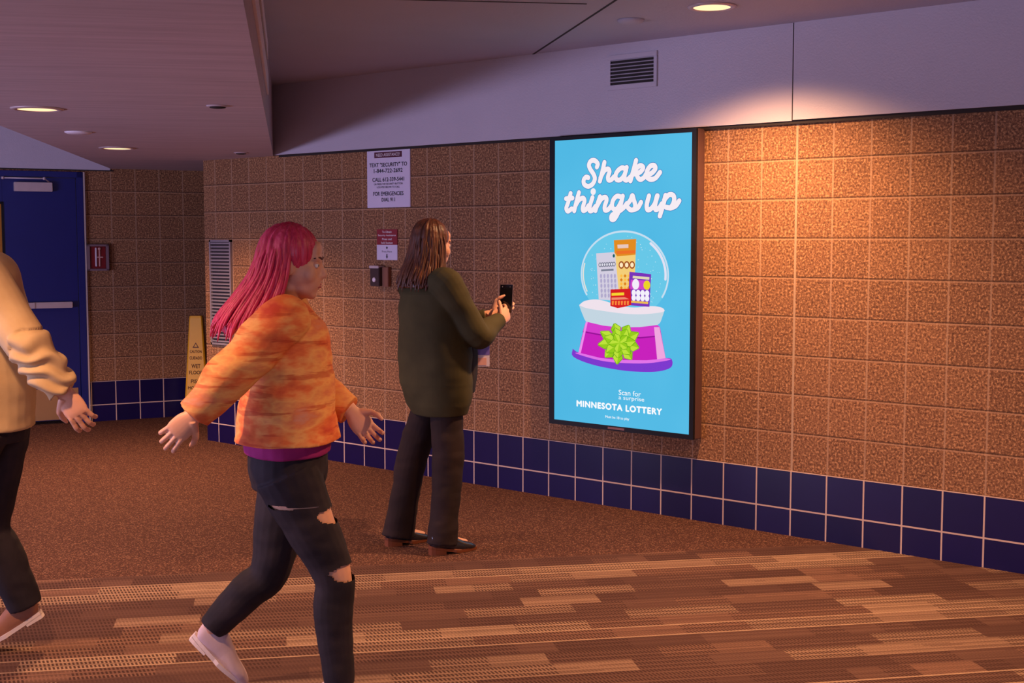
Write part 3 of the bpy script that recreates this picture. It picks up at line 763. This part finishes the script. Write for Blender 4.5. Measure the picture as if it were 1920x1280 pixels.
def hand_mesh(wrist, fwd, palm, side, curl=(25, 35, 25), thumb=(35, 25), s=1.0, spread=6, fcurl=None):
    """fwd: wrist to knuckles; palm: direction the palm faces; side: +1 thumb on fwd x palm side"""
    f = Vector(fwd).normalized(); pl = Vector(palm); pl = (pl - pl.dot(f) * f).normalized(); w = f.cross(pl) * side
    W = Vector(wrist); bm = bmesh.new()
    tube(bm, [W - f * .03 * s, W + f * .005 * s, W + f * .035 * s, W + f * .072 * s, W + f * .09 * s], [(.027 * s, .021 * s), (.029 * s, .019 * s), (.039 * s, .018 * s), (.041 * s, .015 * s), (.034 * s, .010 * s)], 20, side=w)
    for i, (off, ln, kx) in enumerate(((.029, .92, .088), (.0098, 1.04, .093), (-.0098, .97, .089), (-.0285, .78, .080))):
        base = W + f * kx * s + w * off * s
        ang0 = math.radians((1.5 - i) * spread)
        d = (f * math.cos(ang0) + w * math.sin(ang0)).normalized()
        pts = [base - d * .02 * s, base]; a = 0
        cc = fcurl[i] if fcurl else curl
        for L, cdeg in zip((.043, .027, .022), cc):
            a += math.radians(cdeg)
            dd = d * math.cos(a) + pl * math.sin(a)
            pts += [pts[-1] + dd * L * ln * s * .5, pts[-1] + dd * L * ln * s]
        tube(bm, pts, [x * s for x in (.0095, .0096, .0088, .0090, .0082, .0083, .0074, .0055)], 12, smooth=2)
    tb = W + f * .026 * s + w * .026 * s
    a0, a1 = math.radians(thumb[0]), math.radians(thumb[1])
    d1 = (f * .62 + w * .75 + pl * math.sin(a0) * .8).normalized(); d2 = (f * .85 + w * .35 + pl * math.sin(a0 + a1)).normalized(); d3 = (f * .95 + w * .05 + pl * math.sin(a0 + a1)).normalized()
    p1 = tb + d1 * .040 * s; p2 = p1 + d2 * .032 * s; p3 = p2 + d3 * .026 * s
    tube(bm, [tb - d1 * .022 * s, tb, p1, (p1 + p2) / 2, p2, p3], [x * s for x in (.015, .0155, .0115, .0100, .0104, .0065)], 12, smooth=3)
    for q, i in ((p3, 0),): ball(bm, q, .0068 * s, 10, 8)
    return fuse(bm, .0026, 3)

def fold_fn(amp, freq=(9, 9, 9), seed=0, hem=None):
    S = Vector((seed, seed * 1.7, seed * .3))
    def f(co, n):
        q = Vector((co.x * freq[0], co.y * freq[1], co.z * freq[2])) + S
        a = noise.noise(q) + .5 * noise.noise(q * 2.1)
        return n * (a * amp)
    return f
def rips(me, spots):
    """real tears: faces of the cloth inside the given ellipsoids are removed"""
    bm = bmesh.new(); bm.from_mesh(me); dead = []
    for f in bm.faces:
        c = f.calc_center_median()
        for p, r in spots:
            d = c - Vector(p); k = noise.noise(c * 60) * .25
            if (d.x / r[0]) ** 2 + (d.y / r[1]) ** 2 + (d.z / r[2]) ** 2 < 1 + k: dead.append(f); break
    bmesh.ops.delete(bm, geom=dead, context='FACES'); bm.to_mesh(me); bm.free()
    for p in me.polygons: p.use_smooth = True
    return me
def shoe(name, heel, toe_dir, mats, parent, L=.255, W=.044, heel_h=.03, up=Vector((0, 0, 1)), top=.085, label=None):
    """upper and sole along toe_dir from the heel point"""
    d = Vector(toe_dir).normalized(); u = (Vector(up) - Vector(up).dot(d) * d).normalized(); s_ = d.cross(u); H = Vector(heel)
    bm = bmesh.new()
    pr = [(0, .55, .050, .35), (.02, .80, .052, .72), (.07, .88, .048, .78), (.12, .86, .040, .62), (.17, 1.0, .030, .44), (.215, .95, .024, .30), (.245, .62, .016, .19), (.256, .25, .010, .10)]
    tube(bm, [H + d * (x * L / .256) + u * (c + heel_h * max(0, 1 - x / .14)) for x, w, c, h in pr], [(W * w, h * .062) for x, w, c, h in pr], 20, side=s_, smooth=3, power=2.5)
    up_ = obj(name, fuse(bm, .005, 4), mats[0], parent, True)
    if label: up_['label'] = label
    bm = bmesh.new(); n = 14; outline = []
    for k in range(n + 1):
        x = L * k / n; w = W * 1.06 * (math.sin(PI * min(1, (k + .7) / (n + 1.4))) ** .42) * (.86 if k < n * .5 else 1.0)
        outline.append((x, w))
    def lay(dz0, dz1, xs):
        pts = [(x, w) for x, w in outline if xs[0] <= x <= xs[1]]
        loop = [(x, w) for x, w in pts] + [(x, -w) for x, w in pts[::-1]]
        a = [bm.verts.new(H + d * x + s_ * y + u * (dz0 + (heel_h * max(0, 1 - x / .14) if dz0 > 0 else 0))) for x, y in loop]
        b = [bm.verts.new(H + d * x + s_ * y + u * (dz1 + heel_h * max(0, 1 - x / .14))) for x, y in loop]
        bm.faces.new(a[::-1]); bm.faces.new(b); m = len(loop)
        for i in range(m): bm.faces.new((a[i], a[(i + 1) % m], b[(i + 1) % m], b[i]))
    lay(.002, .016, (0, 1)); lay(0.0, .004, (0, .075))
    obj('sole', bm, mats[1], up_)
    return up_

# ---- woman with the phone -------------------------------------------------
wo = thing('person', 'person in olive cardigan and dark trousers holding up a phone before the lit screen', 'person', (-.655, -1.425, 0), math.radians(75 - 90))
HC = Vector((-.005, .030, 1.528)); HR = Matrix.Rotation(math.radians(4), 3, 'Z') @ Matrix.Rotation(math.radians(-6), 3, 'X')
shR, shL = Vector((.172, .000, 1.335)), Vector((-.178, .010, 1.335))
elR, wrR = Vector((.215, .148, 1.085)), Vector((.095, .372, 1.148))
elL, wrL = Vector((-.235, .160, 1.080)), Vector((-.018, .392, 1.168))
bm = bmesh.new()
tube(bm, [(0, .03, .74), (0, .03, .86), (0, .04, .98), (0, .03, 1.10), (0, .015, 1.22), (0, .0, 1.33), (0, .0, 1.38)], [(.12, .09), (.155, .12), (.165, .125), (.165, .125), (.16, .12), (.14, .09), (.07, .06)], 26, side=(1, 0, 0))
tube(bm, [(0, -.01, 1.32), (0, .0, 1.40), HC + Vector((0, -.012, -.05))], [.064, .056, .056], 18)
head_shapes(bm, HC, HR, .97)
for sh, el, wr in ((shR, elR, wrR), (shL, elL, wrL)):
    tube(bm, [Vector((0, 0, 1.33)).lerp(sh, .5), sh, sh.lerp(el, .5), el, el.lerp(wr, .5), wr], [.06, .056, .050, .042, .038, .027], 16)
for sx, kn, an in ((1, Vector((.10, .045, .45)), Vector((.125, .012, .09))), (-1, Vector((-.11, -.02, .45)), Vector((-.150, -.075, .09)))):
    tube(bm, [(sx * .075, .04, .84), (sx * .082, .045, .72), kn, kn.lerp(an, .4) + Vector((0, -.012, 0)), an], [.085, .074, .056, .052, .036], 16)
    tube(bm, [an, an + Vector((0, .05, -.045)), an + Vector((0, .13, -.06))], [.034, .034, .02], 12)
body = fuse(bm, .0052, 4)
ph = Vector((.028, .452, 1.238))                                     # phone centre
hR = hand_mesh(wrR, (ph + Vector((.030, -.01, -.055))) - wrR, Vector((-.75, .35, .2)), 1, thumb=(10, 20), s=.95, spread=3, fcurl=[(35, 55, 40), (40, 58, 40), (45, 60, 40), (48, 60, 40)])
hL = hand_mesh(wrL, (ph + Vector((-.045, -.005, -.04))) - wrL, Vector((.75, .35, .1)), -1, thumb=(10, 20), s=.95, spread=3, fcurl=[(40, 55, 40), (45, 58, 40), (48, 60, 40), (50, 60, 40)])
obj('body', join([body, hR, hL]), MAT['skin'], wo, True)
HAIRB = [srgb(50, 28, 20), srgb(92, 52, 34), srgb(150, 92, 60), srgb(84, 46, 30)]
MAT['brownhair'] = hair_material('brown_hair', HAIRB)
face_parts(HC, HR, wo, .97, MAT['brownhair'])
def hair_drape(bm, HC, HR, ring_spec, seg=30):
    """crescents: (z offset, rx, ry, y centre, half angle in degrees, thickness)"""
    rings = []
    for z, rx, ry, yc, ha, th in ring_spec:
        ring = []
        for k in range(seg + 1):
            a = math.radians(-90 - ha + 2 * ha * k / seg)
            ring.append(bm.verts.new(HC + HR @ Vector((rx * math.cos(a), yc + ry * math.sin(a), z))))
        for k in range(seg, -1, -1):
            a = math.radians(-90 - ha + 2 * ha * k / seg)
            ring.append(bm.verts.new(HC + HR @ Vector(((rx - th) * math.cos(a), yc + (ry - th) * math.sin(a), z))))
        rings.append(ring)
    m = len(rings[0])
    for r0, r1 in zip(rings, rings[1:]):
        for k in range(m): bm.faces.new((r0[k], r0[(k + 1) % m], r1[(k + 1) % m], r1[k]))
    bm.faces.new(rings[0][::-1]); bm.faces.new(rings[-1])
def strand_fn(amp, HC, seed=0):
    def f(co, n):
        d = co - HC; a = math.atan2(d.y, d.x)
        k = noise.noise(Vector((a * 7 + seed, d.z * 3.0, seed))) + .6 * noise.noise(Vector((a * 17, d.z * 4.0, seed + 4)))
        return n * (k * amp)
    return f
def prof_at(spec, z):
    if z >= spec[0][0]: return spec[0][1], spec[0][2], spec[0][3]
    for p, q in zip(spec, spec[1:]):
        if q[0] <= z <= p[0]:
            t = (p[0] - z) / (p[0] - q[0]); return tuple(p[i] + (q[i] - p[i]) * t for i in (1, 2, 3))
    return spec[-1][1], spec[-1][2], spec[-1][3]
def locks(HC, HR, n, a0, a1, spec, z0, z1, seed, flare=.02, r=.011):
    bm = bmesh.new(); q = random.Random(seed)
    for k in range(n):
        a = math.radians(a0 + (a1 - a0) * (k + q.random()) / n); zz = z1 + q.uniform(-.035, .03); j = q.uniform(-.006, .008)
        P = []
        zs = z0 + q.uniform(-.05, .035)
        for i in range(7):
            t = i / 6; z = zs + (zz - zs) * t; fl = flare * t * t + j * t + q.uniform(-.003, .003) - .006 * (1 - t)
            x_, y_, c_ = prof_at(spec, z)
            P.append(HC + HR @ Vector(((x_ + fl) * math.cos(a + q.uniform(-.03, .03)), c_ + (y_ + fl) * math.sin(a), z)))
        tube(bm, P, [(.001, .001), (r * .8, r * .45), (r, r * .55), (r, r * .55), (r, r * .6), (r * .8, r * .5), .0012], 8, smooth=3)
    return bm
bm = bmesh.new()
ball(bm, HC + HR @ Vector((0, -.022, .040)), (.088, .094, .090), 28, 18, HR)
SP = [(.105, .060, .066, -.024, 100, .03), (.07, .081, .088, -.024, 102, .03), (.035, .090, .098, -.021, 104, .03), (.0, .094, .102, -.018, 108, .03), (-.06, .099, .106, -.016, 112, .032), (-.11, .106, .112, -.02, 108, .034), (-.16, .118, .118, -.03, 92, .036), (-.20, .122, .116, -.04, 72, .03), (-.225, .116, .108, -.045, 58, .016)]
hair_drape(bm, HC, HR, SP)
hm = fuse(bm, .005, 3, strand_fn(.006, HC, 2))
lk = bpy.data.meshes.new('lk'); b2 = locks(HC, HR, 64, -200, 20, SP, .05, -.215, 5, .012)
b2.to_mesh(lk); b2.free()
hr = obj('hair', join([hm, lk]), MAT['brownhair'], wo, True)
# trousers
MAT['trousers'] = cloth('dark_trousers', srgb(30, 20, 21), srgb(44, 31, 31), scale=5)
bm = bmesh.new()
tube(bm, [(0, .04, .74), (0, .04, .80), (0, .04, .92)], [(.13, .10), (.150, .115), (.15, .115)], 24, side=(1, 0, 0))
tube(bm, [(.070, .050, .80), (.076, .052, .70), (.104, .048, .47), (.118, .022, .26), (.126, -.005, .045)], [(.074, .082), (.079, .086), (.074, .084), (.066, .074), (.070, .082)], 22, side=(1, 0, 0))
tube(bm, [(-.068, .048, .80), (-.076, .042, .70), (-.122, -.02, .47), (-.140, -.060, .26), (-.152, -.095, .045)], [(.074, .082), (.079, .086), (.074, .084), (.066, .076), (.072, .088)], 22, side=(1, 0, 0))
obj('trousers', fuse(bm, .006, 4, fold_fn(.005, (7, 7, 14), 3)), MAT['trousers'], wo, True)
# shirt under the open cardigan
MAT['blackknit'] = cloth('black_knit', srgb(26, 20, 22), srgb(42, 34, 34), scale=8)
bm = bmesh.new()
tube(bm, [(-.01, .100, .79), (-.01, .105, .90), (-.01, .105, 1.02), (-.01, .07, 1.14), (0, .045, 1.25), (0, .02, 1.34), (0, .005, 1.385)], [(.16, .152), (.170, .158), (.172, .158), (.165, .148), (.15, .125), (.11, .085), (.066, .06)], 26, side=(1, 0, 0))
obj('shirt', fuse(bm, .006, 4, fold_fn(.004, (8, 8, 6), 8)), MAT['blackknit'], wo, True)
# cardigan: back, sides and sleeves; the front stays open
MAT['olive'] = cloth('olive_knit', srgb(52, 48, 27), srgb(70, 64, 38), scale=4, weave=520)
bm = bmesh.new()
def open_loft(bm, rows, seg=40, gap=(52, 128)):
    rings = []
    for (cx, cy, z, rx, ry, g0, g1, th) in rows:
        ring = []; A0, A1 = math.radians(g1), math.radians(360 + g0)
        for k in range(seg + 1):
            a = A0 + (A1 - A0) * k / seg; ring.append(bm.verts.new((cx + rx * math.cos(a), cy + ry * math.sin(a), z)))
        for k in range(seg, -1, -1):
            a = A0 + (A1 - A0) * k / seg; ring.append(bm.verts.new((cx + (rx - th) * math.cos(a), cy + (ry - th) * math.sin(a), z)))
        rings.append(ring)
    m = len(rings[0])
    for r0, r1 in zip(rings, rings[1:]):
        for k in range(m): bm.faces.new((r0[k], r0[(k + 1) % m], r1[(k + 1) % m], r1[k]))
    bm.faces.new(rings[0][::-1]); bm.faces.new(rings[-1])
open_loft(bm, [(.004, .062, .682, .166, .130, 62, 112, .010), (.002, .054, .735, .190, .150, 62, 112, .014), (0, .044, .84, .216, .170, 62, 112, .022), (0, .038, .98, .218, .170, 62, 112, .024), (0, .025, 1.10, .212, .164, 60, 114, .026),
               (0, .012, 1.20, .206, .150, 58, 118, .030), (0, .0, 1.29, .196, .122, 52, 126, .034), (0, -.004, 1.345, .158, .092, 48, 132, .034), (0, -.004, 1.39, .086, .068, 48, 132, .022)])
for sh, el, wr in ((shR, elR, wrR), (shL, elL, wrL)):
    m1 = sh.lerp(el, .5) + Vector((0, .004, -.004))
    tube(bm, [Vector((0, -.004, 1.325)).lerp(sh, .55), sh, m1, el, el.lerp(wr, .45), el.lerp(wr, .93)], [.072, .082, .076, .068, .056, .047], 20)
obj('cardigan', fuse(bm, .0058, 4, fold_fn(.010, (5, 5, 7), 5)), MAT['olive'], wo, True)
bm = bmesh.new(); tube(bm, [elR.lerp(wrR, .86), elR.lerp(wrR, .95)], [.0495, .050], 20, smooth=1)
MAT['shoeblack'] = plain('black_leather', (.02, .02, .026), .18, 0, .1, 8, spec=.8)
MAT['brownsole'] = plain('brown_sole', srgb(112, 58, 30), .5)
bm.free()
shoe('shoe', (.128, -.075, 0), (.06, 1, 0), (MAT['shoeblack'], MAT['brownsole']), wo)
shoe('shoe', (-.152, -.165, 0), (-.02, 1, 0), (MAT['shoeblack'], MAT['brownsole']), wo)
# phone held up in both hands, turned toward the viewer
def phone_at(loc, rz, tilt):
    t = thing('phone', 'black smartphone held up in both hands of the person in olive', 'phone')
    t.matrix_world = wo_m @ Matrix.Translation(loc) @ Matrix.Rotation(rz, 4, 'Z') @ Matrix.Rotation(tilt, 4, 'X')
    obj('case', newbox(-.037, .037, -.0045, .0045, -.076, .076, .004), plain('grey_phone_edge', srgb(150, 130, 136), .35, .4), t)
    obj('glass', newbox(-.0345, .0345, -.0056, -.004, -.0735, .0735, .0004), plain('black_glass', (.006, .006, .01), .12), t)
    bm = ball(bmesh.new(), (-.022, -.0056, .062), (.003, .0004, .003), 12, 8); obj('lens', bm, MAT['grille'], t, True)
    obj('lens', ball(bmesh.new(), (.020, -.0056, .062), (.0022, .0004, .0022), 12, 8), MAT['grille'], t, True)
wo_m = Matrix.Translation((-.655, -1.425, 0)) @ Matrix.Rotation(math.radians(75 - 90), 4, 'Z')
phone_at(ph + Vector((0, 0, .012)), math.radians(34), math.radians(-8))
# badge on a lanyard in front of the shirt
t = thing('name_badge', 'white and purple badge on a lanyard hanging in front of the olive cardigan', 'badge')
t.matrix_world = wo_m @ Matrix.Translation((.05, .290, 1.005)) @ Matrix.Rotation(math.radians(62), 4, 'Z')
obj('card', newbox(-.036, .036, -.002, .002, -.095, .02, .001), MAT['paper'], t)
obj('purple_band', newbox(-.036, .036, -.003, .003, -.035, .02, .0), plain('purple_print', srgb(112, 96, 190), .5), t)
obj('photo_print', newbox(-.026, .02, -.0032, .0032, -.088, -.05, .0), plain('pink_print', srgb(226, 170, 160), .5), t)
obj('clip', newbox(-.012, .012, -.004, .004, .02, .045, .002), MAT['black'], t)
bm = bmesh.new(); inv = t.matrix_world.inverted()
for sx in (-1, 1):
    P = [inv @ (wo_m @ Vector(p)) for p in ((.05, .290, 1.05), (.04 + sx * .03, .250, 1.14), (sx * .06, .175, 1.24), (sx * .085, .10, 1.335), (sx * .08, .0, 1.40), (sx * .03, -.062, 1.405), (0, -.07, 1.402))]
    tube(bm, P, [(.006, .0012)] * 7, 8)
obj('lanyard', bm, MAT['black'], t, True)

# ---- walker with pink hair ------------------------------------------------
wm_loc, wm_rot = (.506, -3.304, 0), math.radians(46 - 90)
wp = thing('person', 'person with long pink hair walking in an orange patterned shirt and ripped dark jeans', 'person', wm_loc, wm_rot)
HC = Vector((.0, .030, 1.475)); HR = Matrix.Rotation(math.radians(-4), 3, 'Z') @ Matrix.Rotation(math.radians(-7), 3, 'X')
shR, shL = Vector((.165, .0, 1.30)), Vector((-.165, .0, 1.30))
elR, wrR = Vector((.245, -.175, 1.11)), Vector((.235, -.225, .955))
elL, wrL = Vector((-.215, .065, 1.055)), Vector((-.16, .205, .965))
elR = Vector((.235, -.175, 1.115)); wrR = Vector((.225, -.270, 1.01))
hipR, hipL = Vector((.085, .0, .80)), Vector((-.085, .01, .80))
knR, anR = Vector((.09, .150, .46)), Vector((.10, .165, .085))       # planted leg
knL, anL = Vector((-.085, -.075, .43)), Vector((-.09, -.275, .235))  # trailing leg
bm = bmesh.new()
tube(bm, [(0, 0, .76), (0, 0, .86), (0, .005, .98), (0, .01, 1.10), (0, .01, 1.20), (0, .0, 1.30), (0, 0, 1.345)], [(.13, .10), (.17, .12), (.145, .11), (.145, .11), (.15, .11), (.13, .085), (.065, .055)], 26, side=(1, 0, 0))
tube(bm, [(0, -.01, 1.28), (0, .0, 1.36), HC + Vector((0, -.012, -.05))], [.06, .052, .054], 18)
head_shapes(bm, HC, HR, .97)
for sh, el, wr in ((shR, elR, wrR), (shL, elL, wrL)):
    tube(bm, [Vector((0, 0, 1.29)).lerp(sh, .5), sh, sh.lerp(el, .5), el, el.lerp(wr, .5), wr], [.058, .052, .046, .038, .035, .026], 16)
for hp, kn, an in ((hipR, knR, anR), (hipL, knL, anL)):
    dn = (an - kn).normalized()
    tube(bm, [hp, hp.lerp(kn, .5), kn, kn.lerp(an, .35) - Vector((0, .010, 0)), an], [.098, .080, .058, .053, .036], 18)
    tube(bm, [an, an + dn * .04 + Vector((0, .03, 0)), an + dn * .05 + Vector((0, .09, 0))], [.034, .03, .02], 12)
body = fuse(bm, .0052, 4)
hR = hand_mesh(wrR, (.0, -.62, -.6), (-.9, .1, .1), 1, (22, 34, 24), s=.95)
hL = hand_mesh(wrL, (.05, .50, -.62), (.9, .1, .1), -1, (28, 40, 28), s=.95)
obj('body', join([body, hR, hL]), MAT['skin'], wp, True)
MAT['pinkhair'] = hair_material('pink_hair', [srgb(150, 24, 66), srgb(206, 52, 98), srgb(226, 96, 130), srgb(190, 40, 60)])
face_parts(HC, HR, wp, .97, plain('brow_brown', srgb(84, 44, 40), .6))
bm = bmesh.new()
ball(bm, HC + HR @ Vector((0, -.024, .040)), (.091, .098, .092), 28, 18, HR)
SP = [(.105, .064, .070, -.026, 98, .03), (.07, .085, .092, -.026, 98, .03), (.03, .094, .102, -.026, 100, .03), (-.01, .100, .108, -.026, 102, .032), (-.06, .106, .114, -.030, 100, .034), (-.12, .116, .128, -.044, 90, .036), (-.18, .126, .142, -.060, 76, .036), (-.225, .122, .146, -.070, 58, .028), (-.25, .11, .138, -.075, 46, .016)]
hair_drape(bm, HC, HR, SP)
hm = fuse(bm, .005, 3, strand_fn(.007, HC, 9))
lk = bpy.data.meshes.new('lk'); b2 = locks(HC, HR, 70, -192, 12, SP, .05, -.245, 11, .030, .012)
b2.to_mesh(lk); b2.free()
obj('hair', join([hm, lk]), MAT['pinkhair'], wp, True)
def shirt_mat():
    t = NT('orange_patterned_cloth'); v = t.coord()
    f = t.noise(t.scaled(v, 1, 1.6, 3.4), 3.2, 4, .6)
    c = t.ramp(f, [(.30, srgb(196, 74, 50)), (.42, srgb(222, 118, 66)), (.52, srgb(232, 168, 98)), (.62, srgb(214, 128, 84)), (.74, srgb(206, 150, 128))])
    g = t.noise(t.scaled(v, 1, 1, 9), 5, 3)
    c = t.mix(t.ramp(g, [(.58, (0, 0, 0)), (.64, (.6, .6, .6))]), c, srgb(176, 62, 40))
    t.bump(t.noise(v, 380, 2), .25, .0015)
    return t.base(c, .85, 0, .25)
MAT['orange'] = shirt_mat()
bm = bmesh.new()
tube(bm, [(0, .0, .898), (0, .0, .96), (0, .005, 1.05), (0, .008, 1.16), (0, .002, 1.25), (0, .0, 1.315), (0, .0, 1.352)], [(.222, .175), (.212, .166), (.198, .152), (.188, .144), (.180, .132), (.140, .096), (.072, .062)], 28, side=(1, 0, 0))
for sh, el, wr in ((shR, elR, wrR), (shL, elL, wrL)):
    tube(bm, [Vector((0, 0, 1.285)).lerp(sh, .55), sh, sh.lerp(el, .5), el, el.lerp(wr, .5), el.lerp(wr, .97)], [.074, .082, .076, .072, .062, .055], 20)
obj('shirt', fuse(bm, .006, 4, fold_fn(.009, (5, 5, 11), 11)), MAT['orange'], wp, True)
bm = bmesh.new(); tube(bm, [(0, 0, .855), (0, 0, .89), (0, 0, .93)], [(.186, .140), (.190, .144), (.19, .14)], 26, side=(1, 0, 0), smooth=2)
obj('undershirt', fuse(bm, .006, 2, fold_fn(.004, (9, 9, 9), 21)), cloth('magenta_knit', srgb(130, 24, 92), srgb(160, 44, 120)), wp, True)
MAT['jeans'] = cloth('dark_jeans', srgb(26, 21, 28), srgb(46, 38, 45), scale=7, rough=.8)
bm = bmesh.new()
tube(bm, [(0, 0, .74), (0, 0, .80), (0, .0, .90)], [(.15, .118), (.178, .132), (.165, .125)], 24, side=(1, 0, 0))
for hp, kn, an in ((hipR, knR, anR), (hipL, knL, anL)):
    tube(bm, [hp, hp.lerp(kn, .5), kn, kn.lerp(an, .35) - Vector((0, .008, 0)), kn.lerp(an, .97)], [.108, .090, .068, .064, .050], 20)
jm = fuse(bm, .005, 3, fold_fn(.0035, (8, 8, 16), 14))
rips(jm, [((.115, .165, .665), (.10, .075, .026)), ((.12, .215, .475), (.10, .085, .028)), ((-.09, .02, .69), (.14, .10, .010)), ((.15, .02, .70), (.035, .09, .010))])
obj('jeans', jm, MAT['jeans'], wp, True)
MAT['paleshoe'] = plain('pale_canvas', srgb(196, 172, 180), .7, bump=.2)
MAT['palesole'] = plain('pale_rubber', srgb(216, 200, 200), .6)
shoe('shoe', (.10, .095, 0), (.05, 1, 0), (MAT['paleshoe'], MAT['palesole']), wp, .25, .043, .012)
shoe('shoe', (-.092, -.345, .205), (0, .72, -.69), (MAT['paleshoe'], MAT['palesole']), wp, .25, .043, .012, up=Vector((0, .69, .72)))

# ---- walker in the cream jacket, leaving on the left ----------------------
wl = thing('person', 'person in cream jacket and dark trousers leaving at the left edge of the photo', 'person', (-.69, -3.71, 0), math.radians(228 - 90))
HC = Vector((0, .10, 1.625)); HR = Matrix.Rotation(math.radians(-6), 3, 'X')
shR, shL = Vector((.185, .06, 1.41)), Vector((-.190, -.06, 1.41))
elL, wrL = Vector((-.255, -.205, 1.185)), Vector((-.245, -.320, 1.02))
elR, wrR = Vector((.25, .10, 1.15)), Vector((.20, .30, 1.06))
hipR, hipL = Vector((.095, -.02, .90)), Vector((-.095, 0, .90))
knL, anL = Vector((-.10, .21, .50)), Vector((-.11, .33, .11))
knR, anR = Vector((.095, .04, .48)), Vector((.10, -.085, .165))
bm = bmesh.new()
tube(bm, [(0, -.01, .86), (0, -.01, .96), (0, -.005, 1.08), (0, .0, 1.20), (0, .0, 1.32), (0, -.01, 1.42), (0, 0, 1.47)], [(.14, .11), (.165, .12), (.155, .115), (.165, .12), (.175, .125), (.15, .095), (.07, .06)], 26, side=(1, 0, 0))
tube(bm, [(0, -.005, 1.40), (0, .03, 1.49), HC + Vector((0, -.012, -.06))], [.068, .060, .060], 18)
head_shapes(bm, HC, HR, 1.02)
for sh, el, wr in ((shR, elR, wrR), (shL, elL, wrL)):
    tube(bm, [Vector((0, 0, 1.41)).lerp(sh, .5), sh, sh.lerp(el, .5), el, el.lerp(wr, .5), wr], [.064, .060, .054, .044, .040, .030], 16)
for hp, kn, an in ((hipR, knR, anR), (hipL, knL, anL)):
    dn = (an - kn).normalized()
    tube(bm, [hp, hp.lerp(kn, .5), kn, kn.lerp(an, .35) - Vector((0, .010, 0)), an], [.10, .084, .062, .056, .038], 18)
    tube(bm, [an, an + dn * .045 + Vector((0, .03, 0)), an + dn * .06 + Vector((0, .09, 0))], [.036, .032, .02], 12)
body = fuse(bm, .0058, 4)
hL = hand_mesh(wrL, (.02, -.45, -.8), (.9, .0, .1), -1, (22, 36, 26), s=1.04)
hR = hand_mesh(wrR, (-.1, .8, -.2), (-.9, .0, .1), 1, (20, 32, 24), s=1.04)
obj('body', join([body, hL, hR]), MAT['skin'], wl, True)
MAT['blond'] = hair_material('blond_hair', [srgb(130, 88, 44), srgb(186, 136, 74), srgb(216, 172, 104), srgb(170, 120, 62)])
face_parts(HC, HR, wl, 1.02, MAT['blond'])
bm = bmesh.new(); ball(bm, HC + HR @ Vector((0, -.022, .044)), (.090, .098, .094), 28, 18, HR)
hair_drape(bm, HC, HR, [(.06, .09, .10, -.024, 96, .03), (.0, .094, .104, -.024, 84, .03), (-.05, .088, .10, -.024, 66, .026), (-.08, .08, .094, -.022, 50, .016)])
obj('hair', fuse(bm, .005, 3, strand_fn(.005, HC, 15)), MAT['blond'], wl, True)
MAT['creamcloth'] = cloth('cream_cloth', srgb(176, 144, 104), srgb(202, 174, 134), scale=5, bump=.3)
bm = bmesh.new()
tube(bm, [(0, -.01, .87), (0, -.01, .98), (0, -.005, 1.10), (0, .0, 1.22), (0, -.0, 1.34), (0, -.01, 1.43), (0, .005, 1.485)], [(.195, .15), (.20, .155), (.20, .155), (.202, .155), (.20, .145), (.165, .108), (.08, .07)], 28, side=(1, 0, 0))
for sh, el, wr in ((shR, elR, wrR), (shL, elL, wrL)):
    tube(bm, [Vector((0, -.01, 1.40)).lerp(sh, .55), sh, sh.lerp(el, .5), el, el.lerp(wr, .5), el.lerp(wr, .98)], [.076, .080, .077, .076, .072, .056], 20)
def ruch(co, n):
    r = Vector((0, 0, 0)); base = fold_fn(.006, (5, 5, 9), 31)(co, n)
    ab = wrL - elL; tt = max(0, min(1, (co - elL).dot(ab) / ab.dot(ab)))
    if (co - elL - ab * tt).length < .088 and co.z < 1.25 and co.y < -.155:
        base = base + n * (.008 * math.sin(co.z * 105 + 4 * noise.noise(co * 9)))
    return base
obj('jacket', fuse(bm, .006, 4, ruch), MAT['creamcloth'], wl, True)
bm = bmesh.new()
tube(bm, [(0, -.01, .82), (0, -.01, .90), (0, -.01, .98)], [(.155, .12), (.178, .135), (.17, .13)], 24, side=(1, 0, 0))
for hp, kn, an in ((hipR, knR, anR), (hipL, knL, anL)):
    tube(bm, [hp, hp.lerp(kn, .5), kn, kn.lerp(an, .35) - Vector((0, .008, 0)), kn.lerp(an, 1.0)], [.114, .098, .078, .074, .066], 20)
obj('trousers', fuse(bm, .006, 3, fold_fn(.005, (8, 8, 14), 34)), MAT['jeans'], wl, True)
MAT['tanshoe'] = plain('brown_suede', srgb(150, 100, 78), .75, bump=.2)
shoe('shoe', (-.112, .255, .035), (0, 1, .02), (MAT['tanshoe'], MAT['palesole']), wl, .28, .047, .015)
shoe('shoe', (.10, -.150, .125), (0, .80, -.42), (MAT['tanshoe'], MAT['palesole']), wl, .28, .047, .012, up=Vector((0, .42, .8)))
